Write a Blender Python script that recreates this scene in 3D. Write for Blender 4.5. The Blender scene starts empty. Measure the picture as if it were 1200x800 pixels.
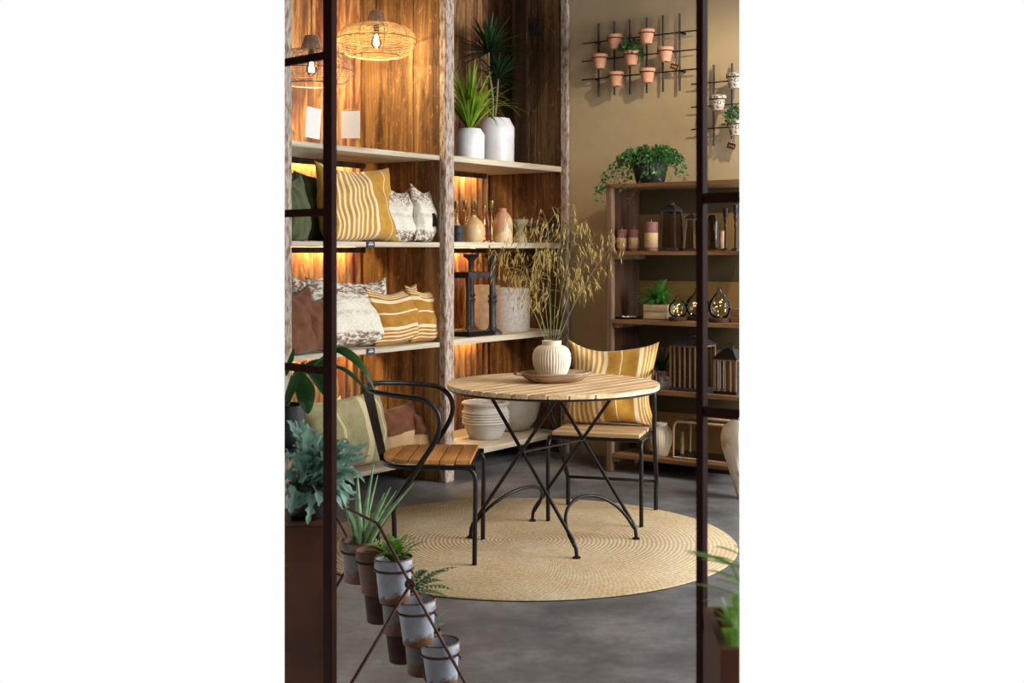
import bpy, bmesh, math, random
from mathutils import Vector, Matrix, Euler
random.seed(7)
S = bpy.context.scene
C = S.collection
PI = math.pi

# ------------------------------------------------------------ camera, sky, exposure
F = 1434.0            # focal length in pixels of a 1200 px wide frame
HZ = 295.0            # horizon row
CH = 1.37             # camera height
cam_d = bpy.data.cameras.new('camera')
cam = bpy.data.objects.new('camera', cam_d)
C.objects.link(cam)
cam.location = (0, 0, CH)
cam.rotation_euler = (PI/2, 0, 0)
cam_d.sensor_fit = 'HORIZONTAL'
cam_d.sensor_width = 36
cam_d.lens = F/1200*36
cam_d.shift_y = -(400-HZ)/1200
cam_d.clip_start = 0.05
cam_d.dof.use_dof = True; cam_d.dof.focus_distance = 5.9; cam_d.dof.aperture_fstop = 9
S.camera = cam
w = bpy.data.worlds.new('sky'); S.world = w; w.use_nodes = True
bg = w.node_tree.nodes['Background']
bg.inputs[0].default_value = (1, 1, 1, 1)
bg.inputs[1].default_value = 1.0      # bright overcast daylight outside the modelled part of the shop
S.view_settings.view_transform = 'Standard'
S.view_settings.look = 'None'
S.view_settings.gamma = 1
S.view_settings.exposure = 0.0
S.view_settings.use_curve_mapping = False

def area(name, loc, target, size, energy, col):
    d = bpy.data.lights.new(name, 'AREA'); d.shape = 'RECTANGLE'
    d.size, d.size_y = size; d.energy = energy; d.color = col
    o = bpy.data.objects.new(name, d); C.objects.link(o); o.location = loc
    o.rotation_euler = (Vector(target)-Vector(loc)).to_track_quat('-Z', 'Y').to_euler()
    return o
def spot(name, loc, target, energy, col, ang, blend=.6, r=.04):
    d = bpy.data.lights.new(name, 'SPOT'); d.energy = energy; d.color = col
    d.spot_size = math.radians(ang); d.spot_blend = blend; d.shadow_soft_size = r
    o = bpy.data.objects.new(name, d); C.objects.link(o); o.location = loc
    o.rotation_euler = (Vector(target)-Vector(loc)).to_track_quat('-Z', 'Y').to_euler()
    return o
area('shop_window_daylight', (4.4, 4.8, 2.1), (0.1, 5.9, 0.5), (2.4, 1.8), 330, (.95, .97, 1.0))
area('front_right_fill', (2.7, 2.0, 2.7), (-.4, 6.8, 1.2), (1.4, 1.4), 52, (1.0, .97, .93))  # added fill light, brightens the shelf contents from the front right
spot('ceiling_spot_table', (1.5, 4.4, 3.3), (.25, 5.9, .7), 75, (1, .88, .70), 46)
spot('ceiling_spot_wall', (1.7, 5.9, 3.4), (.9, 7.8, 1.5), 170, (1, .82, .58), 62)

# ------------------------------------------------------------ helpers
def lin(c):
    return tuple(((v/255)/12.92 if v/255 <= .04045 else (((v/255)+.055)/1.055)**2.4) for v in c) + (1,)

class NT:
    def __init__(s, name):
        s.m = bpy.data.materials.new(name); s.m.use_nodes = True
        s.t = s.m.node_tree; s.b = s.t.nodes['Principled BSDF']; s.out = s.t.nodes['Material Output']
    def n(s, ty, **kw):
        nd = s.t.nodes.new(ty)
        for k, v in kw.items():
            if k.startswith('i_'):
                key = k[2:]; key = int(key) if key.isdigit() else key
                nd.inputs[key].default_value = v
            else: setattr(nd, k, v)
        return nd
    def l(s, a, b): s.t.links.new(a, b)
    def coord(s, scale=(1,1,1), uv=False, rot=(0,0,0)):
        tc = s.n('ShaderNodeTexCoord'); mp = s.n('ShaderNodeMapping')
        mp.inputs['Scale'].default_value = scale; mp.inputs['Rotation'].default_value = rot
        s.l(tc.outputs['UV' if uv else 'Object'], mp.inputs[0]); return mp.outputs[0]
    def noise(s, vec, scale, detail=4, rough=.6, dist=0):
        nd = s.n('ShaderNodeTexNoise'); nd.inputs['Scale'].default_value = scale
        nd.inputs['Detail'].default_value = detail; nd.inputs['Roughness'].default_value = rough
        nd.inputs['Distortion'].default_value = dist
        s.l(vec, nd.inputs['Vector']); return nd.outputs['Fac']
    def ramp(s, fac, stops, mode='LINEAR'):
        r = s.n('ShaderNodeValToRGB'); cr = r.color_ramp; cr.interpolation = mode
        while len(cr.elements) < len(stops): cr.elements.new(.5)
        for e, (p, c) in zip(cr.elements, stops):
            e.position = p
        for e, (p, c) in zip(cr.elements, stops):
            e.color = lin(c) if isinstance(c, tuple) else (c, c, c, 1)
        s.l(fac, r.inputs[0]); return r.outputs[0]
    def mix(s, fac, a, b, mode='MIX'):
        m = s.n('ShaderNodeMix', data_type='RGBA', blend_type=mode)
        for inp, v in ((m.inputs[0], fac), (m.inputs[6], a), (m.inputs[7], b)):
            if isinstance(v, (int, float)): inp.default_value = v
            elif isinstance(v, tuple): inp.default_value = lin(v)
            else: s.l(v, inp)
        return m.outputs[2]
    def math(s, op, a, b=None):
        m = s.n('ShaderNodeMath', operation=op)
        for i, v in enumerate((a, b)):
            if v is None: continue
            if isinstance(v, (int, float)): m.inputs[i].default_value = v
            else: s.l(v, m.inputs[i])
        return m.outputs[0]
    def bump(s, h, strength=.3, dist=.01):
        b = s.n('ShaderNodeBump'); b.inputs['Strength'].default_value = strength
        b.inputs['Distance'].default_value = dist
        s.l(h, b.inputs['Height']); s.l(b.outputs[0], s.b.inputs['Normal'])
    def base(s, c): s.l(c, s.b.inputs['Base Color'])
    def set(s, rough=.6, metal=0, spec=.5):
        s.b.inputs['Roughness'].default_value = rough; s.b.inputs['Metallic'].default_value = metal
        s.b.inputs['Specular IOR Level'].default_value = spec
        return s.m

def mottled(name, c1, c2, scale=8, stretch=(1,1,1), rough=.6, metal=0, bump=.2, spec=.4, lo=.3, hi=.7, c3=None, fine=0, dist=.004):
    t = NT(name); v = t.coord(stretch)
    f = t.noise(v, scale, 5)
    st = [(lo, c1), (hi, c2)] if c3 is None else [(lo, c1), ((lo+hi)/2, c2), (hi, c3)]
    col = t.ramp(f, st)
    if fine:
        f2 = t.noise(v, scale*9, 3)
        col = t.mix(t.ramp(f2, [(.4, 0.0), (.7, fine)]), col, c1)
    t.base(col)
    if bump: t.bump(t.noise(v, scale*3, 5), bump, dist)
    return t.set(rough, metal, spec)

def wood(name, c1, c2, c3, axis=0, rough=.75, grain=14, bump=.35, island=.0, knots=True, spec=.2):
    t = NT(name)
    st = [grain, grain, grain]; st[axis] = grain*.07
    v = t.coord(tuple(st))
    if island:
        g = t.n('ShaderNodeNewGeometry')
        add = t.n('ShaderNodeVectorMath', operation='ADD'); t.l(v, add.inputs[0])
        mm = t.n('ShaderNodeVectorMath', operation='SCALE'); mm.inputs[0].default_value = (13, 29, 17)
        t.l(g.outputs['Random Per Island'], mm.inputs['Scale']); t.l(mm.outputs[0], add.inputs[1]); v = add.outputs[0]
    f = t.noise(v, 1.0, 7, .65, 1.2)
    col = t.ramp(f, [(.3, c1), (.5, c2), (.7, c3)])
    f2 = t.noise(v, 5, 4, .7)
    col = t.mix(t.ramp(f2, [(.45, 0.0), (.75, .45)]), col, c1)
    if island and axis == 2:
        f3 = t.noise(t.coord((1, 1, .5)), 30, 7, .85)
        col = t.mix(t.ramp(f3, [(.56, 0.0), (.66, .55)]), col, tuple(min(255, int(c*1.25)) for c in c3))
        f4 = t.noise(t.coord((1, 1, .25)), 9, 5, .7)
        col = t.mix(t.ramp(f4, [(.54, 0.0), (.64, .6)]), col, tuple(int(c*.7) for c in c1))
    if island:
        g2 = t.n('ShaderNodeNewGeometry')
        rr = t.ramp(g2.outputs['Random Per Island'], [(0.0, 1-island), (1.0, 1.0)])
        col = t.mix(1.0, col, rr, 'MULTIPLY')
    t.base(col); t.bump(f2, bump, .003)
    return t.set(rough, 0, spec)

class MB:
    """collects shapes; each MB becomes ONE mesh object"""
    def __init__(s): s.b = bmesh.new(); s.uv = None
    def box(s, c, size, rz=0, rx=0, ry=0):
        M = Matrix.Translation(c) @ Euler((rx, ry, rz)).to_matrix().to_4x4() @ Matrix.Diagonal((*size, 1))
        bmesh.ops.create_cube(s.b, size=1, matrix=M); return s
    def box2(s, lo, hi):
        return s.box([(a+b)/2 for a, b in zip(lo, hi)], [abs(b-a) for a, b in zip(lo, hi)])
    def beam(s, p, q, wd, th, up=(0,0,1)):
        p, q = Vector(p), Vector(q); d = q-p; L = d.length; d.normalize()
        up = Vector(up); side = d.cross(up)
        if side.length < 1e-4: side = d.cross(Vector((1,0,0)))
        side.normalize(); u2 = side.cross(d)
        M = Matrix((( d.x, side.x, u2.x, 0), (d.y, side.y, u2.y, 0), (d.z, side.z, u2.z, 0), (0,0,0,1)))
        bmesh.ops.create_cube(s.b, size=1, matrix=Matrix.Translation((p+q)/2) @ M @ Matrix.Diagonal((L, wd, th, 1)))
        return s
    def tube(s, pts, r, n=8, closed=False, cap=True):
        pts = [Vector(p) for p in pts]; N = len(pts)
        rs = r if isinstance(r, (list, tuple)) else [r]*N
        rings = []; prev = None
        for i, p in enumerate(pts):
            if closed: d = pts[(i+1) % N]-pts[i-1]
            else: d = pts[min(i+1, N-1)]-pts[max(i-1, 0)]
            d.normalize()
            if prev is None:
                a = Vector((0,0,1)) if abs(d.z) < .9 else Vector((1,0,0))
            else: a = prev
            a = (a-d*a.dot(d)); a.normalize(); prev = a; bb = d.cross(a)
            rings.append([s.b.verts.new(p+(a*math.cos(2*PI*k/n)+bb*math.sin(2*PI*k/n))*rs[i]) for k in range(n)])
        for i in range(N if closed else N-1):
            A, B = rings[i], rings[(i+1) % N]
            for k in range(n): s.b.faces.new((A[k], A[(k+1) % n], B[(k+1) % n], B[k]))
        if cap and not closed and n > 2:
            s.b.faces.new(rings[0][::-1]); s.b.faces.new(rings[-1])
        return s
    def lathe(s, prof, c=(0,0,0), n=28, mod=None, sx=1, sy=1, cap=False):
        rings = []
        for (r, z) in prof:
            ring = []
            for k in range(n):
                a = 2*PI*k/n; rr = r*(mod(a, z) if mod else 1)
                ring.append(s.b.verts.new((c[0]+rr*sx*math.cos(a), c[1]+rr*sy*math.sin(a), c[2]+z)))
            rings.append(ring)
        for A, B in zip(rings, rings[1:]):
            for k in range(n): s.b.faces.new((A[k], A[(k+1) % n], B[(k+1) % n], B[k]))
        if prof[0][0] > 1e-4: s.b.faces.new(rings[0][::-1])
        if cap and prof[-1][0] > 1e-4: s.b.faces.new(rings[-1])
        return s
    def prism(s, poly, z0, z1):
        lo = [s.b.verts.new((x, y, z0)) for x, y in poly]; hi = [s.b.verts.new((x, y, z1)) for x, y in poly]
        n = len(poly)
        s.b.faces.new(lo[::-1]); s.b.faces.new(hi)
        for i in range(n): s.b.faces.new((lo[i], lo[(i+1) % n], hi[(i+1) % n], hi[i]))
        return s
    def blade(s, pts, ws, side, fold=.25, uvv=False):
        """leaf along pts, half-widths ws, side = approximate sideways direction"""
        pts = [Vector(p) for p in pts]; side = Vector(side); N = len(pts); rows = []
        for i, p in enumerate(pts):
            d = pts[min(i+1, N-1)]-pts[max(i-1, 0)]; d.normalize()
            sd = side-d*side.dot(d)
            if sd.length < 1e-5: sd = d.orthogonal()
            sd.normalize(); up = sd.cross(d); w_ = ws[i]
            rows.append([s.b.verts.new(p-sd*w_+up*w_*fold), s.b.verts.new(p), s.b.verts.new(p+sd*w_+up*w_*fold)])
        for A, B in zip(rows, rows[1:]):
            s.b.faces.new((A[0], A[1], B[1], B[0])); s.b.faces.new((A[1], A[2], B[2], B[1]))
        return s
    def obj(s, name, m, parent=None, smooth=False, loc=None, bevel=0, auto=None):
        if bevel:
            es = [e for e in s.b.edges if len(e.link_faces) == 2 and e.calc_face_angle(0) > .6]
            bmesh.ops.bevel(s.b, geom=es, offset=bevel, segments=2, affect='EDGES', clamp_overlap=True)
        me = bpy.data.meshes.new(name); s.b.to_mesh(me); s.b.free()
        me.materials.append(m)
        if smooth:
            for p in me.polygons: p.use_smooth = True
            if auto: 
                me.set_sharp_from_angle(angle=auto)
        o = bpy.data.objects.new(name, me); C.objects.link(o)
        if parent: o.parent = parent
        if loc: o.location = loc
        return o

def thing(name, label, cat, loc=(0,0,0), rz=0, group=None, rx=0, ry=0):
    o = bpy.data.objects.new(name, None); C.objects.link(o); o.empty_display_size = .05
    o.location = loc; o.rotation_euler = (rx, ry, rz); return tag(o, label, cat, group)
def tag(o, label, cat, group=None, kind=None):
    o['label'] = label; o['category'] = cat
    if group: o['group'] = group
    if kind: o['kind'] = kind
    return o
def struct(o, label=None):
    o['kind'] = 'structure'
    if label: o['label'] = label
    return o
def dup(root, loc, rz=None, label=None, scale=None, group=None):
    r = root.copy(); C.objects.link(r); r.location = loc
    if rz is not None: r.rotation_euler[2] = rz
    if scale: r.scale = scale
    if label: r['label'] = label
    if group: r['group'] = group
    for ch in list(root.children):
        c = ch.copy(); C.objects.link(c); c.parent = r
        for g in list(ch.children):
            d = g.copy(); C.objects.link(d); d.parent = c
    return r
def spline(pts, k=6):
    pts = [Vector(p) for p in pts]; out = []
    for i in range(len(pts)-1):
        p0 = pts[max(i-1, 0)]; p1 = pts[i]; p2 = pts[i+1]; p3 = pts[min(i+2, len(pts)-1)]
        for j in range(k):
            t = j/k
            out.append(.5*((2*p1)+(p2-p0)*t+(2*p0-5*p1+4*p2-p3)*t*t+(3*p1-p0-3*p2+p3)*t**3))
    out.append(pts[-1]); return out
def circle(c, r, n=32, axis='z', sx=1, sy=1):
    out = []
    for k in range(n):
        a = 2*PI*k/n; u, v = r*sx*math.cos(a), r*sy*math.sin(a)
        out.append((c[0]+u, c[1]+v, c[2]) if axis == 'z' else ((c[0]+u, c[1], c[2]+v) if axis == 'y' else (c[0], c[1]+u, c[2]+v)))
    return out
R = random.uniform
def at(px, py, Y): return Vector(((px-600)/F*Y, Y, CH+(HZ-py)/F*Y))     # a point at depth Y

# shelf-wall frame: s along the front, d into the depth
A_ANG = math.atan2(.811, .585)
P0 = Vector((-.394, 7.25, 0)); UA = Vector((.585, .811, 0)); UD = Vector((-.811, .585, 0))
def U(s_, d, z): return P0+UA*s_+UD*d+Vector((0, 0, z))
def Us(px, d):
    r = (px-600)/F; p = P0+UD*d
    return (r*p.y-p.x)/(UA.x-r*UA.y)
# bookcase frame: t along the front, e into the depth
B_ANG = -math.atan2(.585, .811)
Q0 = Vector((.597, 7.64, 0)); VA = Vector((.811, -.585, 0)); VD = Vector((.585, .811, 0))
def Q(t, e, z): return Q0+VA*t+VD*e+Vector((0, 0, z))
def Qt(px, e):
    r = (px-600)/F; p = Q0+VD*e
    return (r*p.y-p.x)/(VA.x-r*VA.y)
EDGE = .1858      # the modelled part of the shop is the wedge the photograph shows: |x| < EDGE*y

# ------------------------------------------------------------ materials
M = {}
M['floor'] = mottled('polished_concrete', (72,71,71), (104,102,102), 2.6, rough=.42, bump=.06, spec=.4, c3=(134,131,130), fine=.35)
M['plaster'] = mottled('beige_plaster', (176,156,124), (192,172,138), 1.6, rough=.9, bump=.08, spec=.15)
M['backtan'] = mottled('tan_back_board', (128,98,58), (144,112,68), 2.5, rough=.9, bump=.05, spec=.1)
M['shadeolive'] = mottled('shade_olive', (74,64,44), (86,74,52), 2.5, rough=.9, bump=.05, spec=.1)  # dark olive with the shade behind the shelves put into its colour
M['skirt'] = mottled('skirting_paint', (96,72,42), (112,86,52), 3, rough=.7, bump=.05)
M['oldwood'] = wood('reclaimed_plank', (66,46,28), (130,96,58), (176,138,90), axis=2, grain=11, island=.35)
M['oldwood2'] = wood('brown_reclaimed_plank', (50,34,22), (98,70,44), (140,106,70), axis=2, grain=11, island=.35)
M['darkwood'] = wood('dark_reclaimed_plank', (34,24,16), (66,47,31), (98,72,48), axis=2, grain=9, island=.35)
M['paintwood'] = mottled('flaking_whitewash_post', (122,92,70), (184,174,164), 55, stretch=(1,1,.3), rough=.85, bump=.5, spec=.15, lo=.38, hi=.56, fine=.5)
M['shelfwood'] = wood('pale_shelf_board', (146,134,112), (190,178,156), (212,202,182), axis=0, grain=12)
M['teak'] = wood('oiled_teak', (168,108,52), (208,144,78), (226,170,104), axis=1, rough=.5, grain=10, island=.25, bump=.15)
M['teakpale'] = wood('weathered_teak', (160,118,76), (206,172,128), (228,200,160), axis=1, rough=.5, grain=9, island=.2, bump=.15, spec=.4)
M['teaktable'] = wood('weathered_teak_slats', (176,122,72), (222,190,144), (244,224,190), axis=0, rough=.45, grain=26, island=.12, bump=.15, spec=.45)
M['caseboard'] = wood('bookcase_board', (84,58,38), (126,92,62), (152,116,82), axis=0, grain=12)
M['casedark'] = wood('bookcase_side', (40,24,16), (62,40,28), (84,56,38), axis=2, grain=10)
M['casepost'] = wood('bookcase_post', (84,62,46), (122,96,76), (146,122,102), axis=2, grain=16)
M['crate'] = wood('pale_crate', (120,96,72), (168,144,112), (196,176,144), axis=0, grain=20)
M['driftbowl'] = wood('carved_bowl_wood', (112,86,66), (164,136,110), (196,174,150), axis=0, grain=16)
M['black'] = mottled('black_steel', (26,22,22), (38,33,32), 20, rough=.38, metal=.55, bump=.05, spec=.5)
M['brownframe'] = mottled('brown_painted_steel', (36,13,8), (50,20,13), 12, rough=.7, bump=.08, spec=.1)
M['rustrod'] = mottled('rusty_rod', (64,42,38), (98,66,58), 40, rough=.6, metal=.3, bump=.3)
M['corten'] = mottled('corten_steel', (60,28,13), (98,50,22), 7, rough=.7, metal=.2, bump=.2)
M['darkmetal'] = mottled('aged_dark_metal', (38,34,34), (74,70,72), 30, rough=.5, metal=.4, bump=.3)
M['zinc'] = mottled('weathered_zinc', (104,64,36), (172,178,186), 15, rough=.5, metal=.2, bump=.2, lo=.42, hi=.52, fine=.45)
M['rustpot'] = mottled('rusted_tin', (58,36,24), (118,76,46), 18, rough=.75, metal=.15, bump=.4, c3=(150,112,84))
M['darkrust'] = mottled('dark_rusted_tin', (36,20,14), (78,42,24), 16, rough=.8, metal=.1, bump=.3)
M['terracotta'] = mottled('terracotta', (178,124,98), (204,152,124), 20, rough=.85, bump=.1, spec=.15)
M['speckle'] = mottled('speckled_stone', (98,84,72), (196,184,170), 90, rough=.9, bump=.4, lo=.42, hi=.56)
M['whiteceramic'] = mottled('white_glaze', (206,206,212), (228,228,232), 5, rough=.35, bump=.02)
M['greypot'] = mottled('grey_terracotta', (158,152,144), (188,182,172), 6, rough=.9, bump=.15, spec=.15)
M['cream'] = mottled('cream_ceramic', (214,198,172), (234,222,200), 9, rough=.6, bump=.05)
M['amphora'] = mottled('chalky_amphora', (150,122,98), (212,200,186), 7, rough=.9, bump=.3, lo=.3, hi=.5)
M['jug'] = mottled('glazed_stoneware', (176,140,92), (208,184,140), 5, rough=.25, bump=.02)
M['jugpink'] = mottled('two_tone_stoneware', (184,144,112), (216,190,150), 7, rough=.25, bump=.02, lo=.45, hi=.52)
M['jugdark'] = mottled('maroon_glaze', (92,40,34), (136,64,50), 7, rough=.25, bump=.02)
M['greenglaze'] = mottled('grey_green_glaze', (128,124,98), (164,158,130), 12, rough=.4, bump=.05)
M['slate'] = mottled('dark_slate', (34,34,40), (58,58,66), 20, rough=.6, bump=.1)
M['brass'] = mottled('aged_brass', (120,98,60), (178,150,100), 30, rough=.3, metal=.8, bump=.1)
M['linencrock'] = mottled('linen_textured_crock', (186,180,176), (214,210,206), 60, rough=.9, bump=.4)
M['tancrock'] = mottled('tan_crock', (160,126,94), (186,152,118), 30, rough=.9, bump=.3)
M['paper'] = mottled('white_card', (224,218,212), (236,230,226), 3, rough=.9, bump=0)
M['kraft'] = mottled('kraft_label', (176,146,104), (188,158,118), 9, rough=.9, bump=0)
M['candle'] = mottled('mauve_wax', (98,60,58), (122,80,76), 40, rough=.7, bump=.2)
M['soil'] = mottled('potting_soil', (26,18,12), (48,36,26), 60, rough=1, bump=.6)
M['label'] = mottled('dark_label', (34,36,52), (44,46,64), 3, rough=.6, bump=0)
M['string'] = mottled('string', (190,160,120), (210,180,140), 30, rough=.9, bump=0)
M['blackpot'] = mottled('black_glazed_pot', (16,15,18), (34,32,38), 9, rough=.32, bump=.03)
M['darkplastic'] = mottled('black_nursery_pot', (14,14,15), (24,23,24), 9, rough=.55, bump=.03)
M['ceiling'] = mottled('ceiling_paint', (60,56,52), (70,66,60), 3, rough=.9, bump=0)

def leafmat(name, c1, c2, rough=.42, sc=9, trans=.25):
    t = NT(name); v = t.coord()
    t.base(t.ramp(t.noise(v, sc, 3), [(.32, c1), (.68, c2)]))
    g = t.n('ShaderNodeNewGeometry')
    t.set(rough, 0, .4)
    tr = t.n('ShaderNodeBsdfTranslucent'); tr.inputs[0].default_value = lin(c2)
    mx = t.n('ShaderNodeMixShader'); mx.inputs[0].default_value = trans
    t.l(t.b.outputs[0], mx.inputs[1]); t.l(tr.outputs[0], mx.inputs[2]); t.l(mx.outputs[0], t.out.inputs[0])
    return t.m
M['leafdark'] = leafmat('dark_green_leaf', (22,46,22), (44,78,36))
M['leafbright'] = leafmat('bright_green_leaf', (84,120,26), (152,184,54))
M['leafmid'] = leafmat('mid_green_leaf', (40,84,36), (78,122,58))
M['ivy'] = leafmat('ivy_leaf', (32,72,34), (82,126,62))
M['fern'] = leafmat('fern_leaf', (38,104,32), (84,148,56))
M['fernbright'] = leafmat('young_fern_leaf', (82,130,40), (130,172,66))
M['bluefern'] = leafmat('blue_fern_leaf', (72,112,92), (150,184,168), rough=.5)
M['aloe'] = leafmat('aloe_leaf', (104,142,94), (156,186,136), rough=.45, sc=60, trans=.1)
M['calathea'] = leafmat('glossy_broad_leaf', (22,50,22), (50,86,40), rough=.25)
M['straw'] = leafmat('dried_straw', (150,128,66), (206,182,112), rough=.8, sc=40)
M['stemgreen'] = leafmat('pale_stem', (120,132,80), (160,160,104), rough=.7)
M['twig'] = mottled('dry_twig', (44,30,20), (70,50,34), 30, rough=.9, bump=0)
M['bark'] = mottled('pale_trunk', (120,104,86), (158,144,124), 40, rough=.9, bump=.2)

def potmat(name, rust, body, lo, hi, scale=13):
    t = NT(name); v = t.coord(); tc = t.n('ShaderNodeTexCoord'); sp = t.n('ShaderNodeSeparateXYZ'); t.l(tc.outputs['Object'], sp.inputs[0])
    zz = t.math('MULTIPLY', sp.outputs[2], 1/.112)
    edge = t.ramp(zz, [(0.0, .34), (.16, .10), (.40, 0.0), (.68, .02), (.76, .10), (.95, .12), (1.0, .42)])
    f = t.math('ADD', t.noise(v, scale, 5, .65), edge)
    r = t.ramp(t.noise(v, 34, 4), [(.3, rust), (.7, tuple(min(255, int(c*1.45)) for c in rust))])
    b = t.ramp(t.noise(v, 20, 4), [(.3, tuple(int(c*.82) for c in body)), (.7, body)])
    t.base(t.mix(t.ramp(f, [(lo, 0.0), (hi, 1.0)]), b, r)); t.bump(t.noise(v, 60, 4), .3, .003)
    return t.set(.6, .15, .35)
M['zincpot'] = potmat('whitened_zinc_with_rust', (92,64,44), (176,184,196), .60, .70)
M['greytinpot'] = potmat('grey_tin_with_rust', (86,58,42), (128,124,118), .48, .62)
M['rusttinpot'] = potmat('rusted_tin_pot', (82,52,36), (112,84,68), .40, .6)
def glass(name, tint=(235,240,240), f=.12):
    t = NT(name)
    tr = t.n('ShaderNodeBsdfTransparent'); tr.inputs[0].default_value = lin(tint)
    gl = t.n('ShaderNodeBsdfGlossy'); gl.inputs['Roughness'].default_value = .03
    fr = t.n('ShaderNodeLayerWeight'); fr.inputs[0].default_value = f
    mx = t.n('ShaderNodeMixShader')
    t.l(fr.outputs['Fresnel'], mx.inputs[0]); t.l(tr.outputs[0], mx.inputs[1]); t.l(gl.outputs[0], mx.inputs[2])
    t.l(mx.outputs[0], t.out.inputs[0]); return t.m
M['glass'] = glass('clear_glass', f=.2)
M['smokeglass'] = glass('smoked_glass', (206,200,188), .2)
M['pane'] = glass('window_glass', (246,248,248), .04)
def emis(name, col, st):
    t = NT(name); t.b.inputs['Base Color'].default_value = lin(col)
    t.b.inputs['Emission Color'].default_value = lin(col); t.b.inputs['Emission Strength'].default_value = st; return t.m
M['led'] = emis('warm_led', (255,214,152), 110)
M['filament'] = emis('hot_filament', (255,190,110), 180)
def wirewicker(name, c1, c2, metal=0):
    return mottled(name, c1, c2, 60, rough=.6, metal=metal, bump=.1)
M['goldwire'] = wirewicker('natural_wicker', (170,138,88), (206,172,116))
M['darkwire'] = wirewicker('dark_wicker', (84,64,50), (122,98,80))

# corrugated rusty sheet
def rustsheet():
    t = NT('rusty_corrugated_sheet'); v = t.coord((9, 9, 1.1))
    f = t.noise(v, 1.0, 6, .6, .5)
    c = t.ramp(f, [(.30, (62,38,26)), (.42, (120,66,36)), (.49, (168,128,76)), (.54, (138,88,48)), (.62, (98,62,40)), (.72, (78,52,38))])
    v2 = t.coord((1, 1, .35)); sp = t.ramp(t.noise(v2, 30, 4), [(.55, 0.0), (.7, .7)])
    t.base(t.mix(sp, c, (76,40,22))); t.bump(t.noise(v2, 60, 4), .3, .003)
    return t.set(.6, .15, .35)
M['rustsheet'] = rustsheet()

# ---- fabrics (UV runs over the cushion face)
def fabric(name, base, stripes=(), axis=0, weave=260, var=12, c_str=(226,206,168), edge=None):
    t = NT(name); uv = t.coord(uv=True)
    sp = t.n('ShaderNodeSeparateXYZ'); t.l(uv, sp.inputs[0])
    col2 = tuple(max(0, c-var*2) for c in base)
    cl = t.ramp(t.noise(t.coord((1,1,1)), 18, 4), [(.3, col2), (.7, base)])
    if stripes:
        st = [(0.0, 0.0)]
        for a, b in stripes: st += [(a, 1.0), (b, 0.0)]
        wob = t.math('ADD', sp.outputs[axis], t.math('MULTIPLY', t.math('SUBTRACT', t.noise(t.coord(), 9, 2), .5), .02))
        cl = t.mix(t.ramp(wob, st, 'CONSTANT'), cl, c_str)
    if edge:
        cl = t.mix(t.ramp(sp.outputs[1-axis if len(edge) < 3 else edge[2]], [(0.0, 1.0), (edge[0], 0.0)], 'CONSTANT'), cl, edge[1])
    t.base(cl)
    ch = t.n('ShaderNodeTexChecker'); ch.inputs['Scale'].default_value = weave; t.l(uv, ch.inputs['Vector'])
    h = t.math('ADD', t.math('MULTIPLY', ch.outputs['Fac'], .4), t.noise(t.coord(), 120, 3))
    t.bump(h, .35, .003)
    t.b.inputs['Sheen Weight'].default_value = .2
    return t.set(.95, 0, .1)
clus = lambda s, n, w_, g: [(s+i*(w_+g), s+i*(w_+g)+w_) for i in range(n)]
YS = clus(.06, 6, .026, .032)+[(.41,.45), (.60,.612)]+[(.80,.845)]+clus(.875, 3, .014, .022)
M['ochre_v'] = fabric('ochre_striped_linen', (196,148,66), YS, 0)
M['ochre_big'] = fabric('ochre_broad_striped_linen', (192,146,62), clus(.04, 9, .026, .032)+[(.57,.61), (.80,.812)], 0)
YH = clus(.06, 3, .025, .035)+[(.235,.29), (.50,.53)]+[(.73,.80)]+clus(.84, 3, .02, .03)
M['ochre_h'] = fabric('ochre_cross_striped_linen', (178,130,58), YH, 1)
M['green'] = fabric('moss_green_velvet', (92,96,66), (), 0, var=8)
M['darkgreen'] = fabric('dark_green_velvet', (70,74,46), (), 0, var=8)
M['brownfab'] = fabric('brown_velvet', (124,82,60), (), 0, var=10)
M['twotone'] = fabric('two_tone_brown_linen', (118,78,56), (), 0, edge=(.40, (188,156,116), 1))
M['tan'] = fabric('tan_linen', (178,146,106), (), 0)
M['brownstripe'] = fabric('brown_pinstripe_linen', (96,62,46), clus(.05, 12, .02, .055), 0, c_str=(140,110,84))
M['sage'] = fabric('sage_linen_with_stripes', (166,158,120), [(.30,.335), (.36,.365), (.62,.70), (.86,.885)], 0, c_str=(206,190,144))
M['creamfab'] = fabric('cream_linen', (216,190,146), (), 0)
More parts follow.
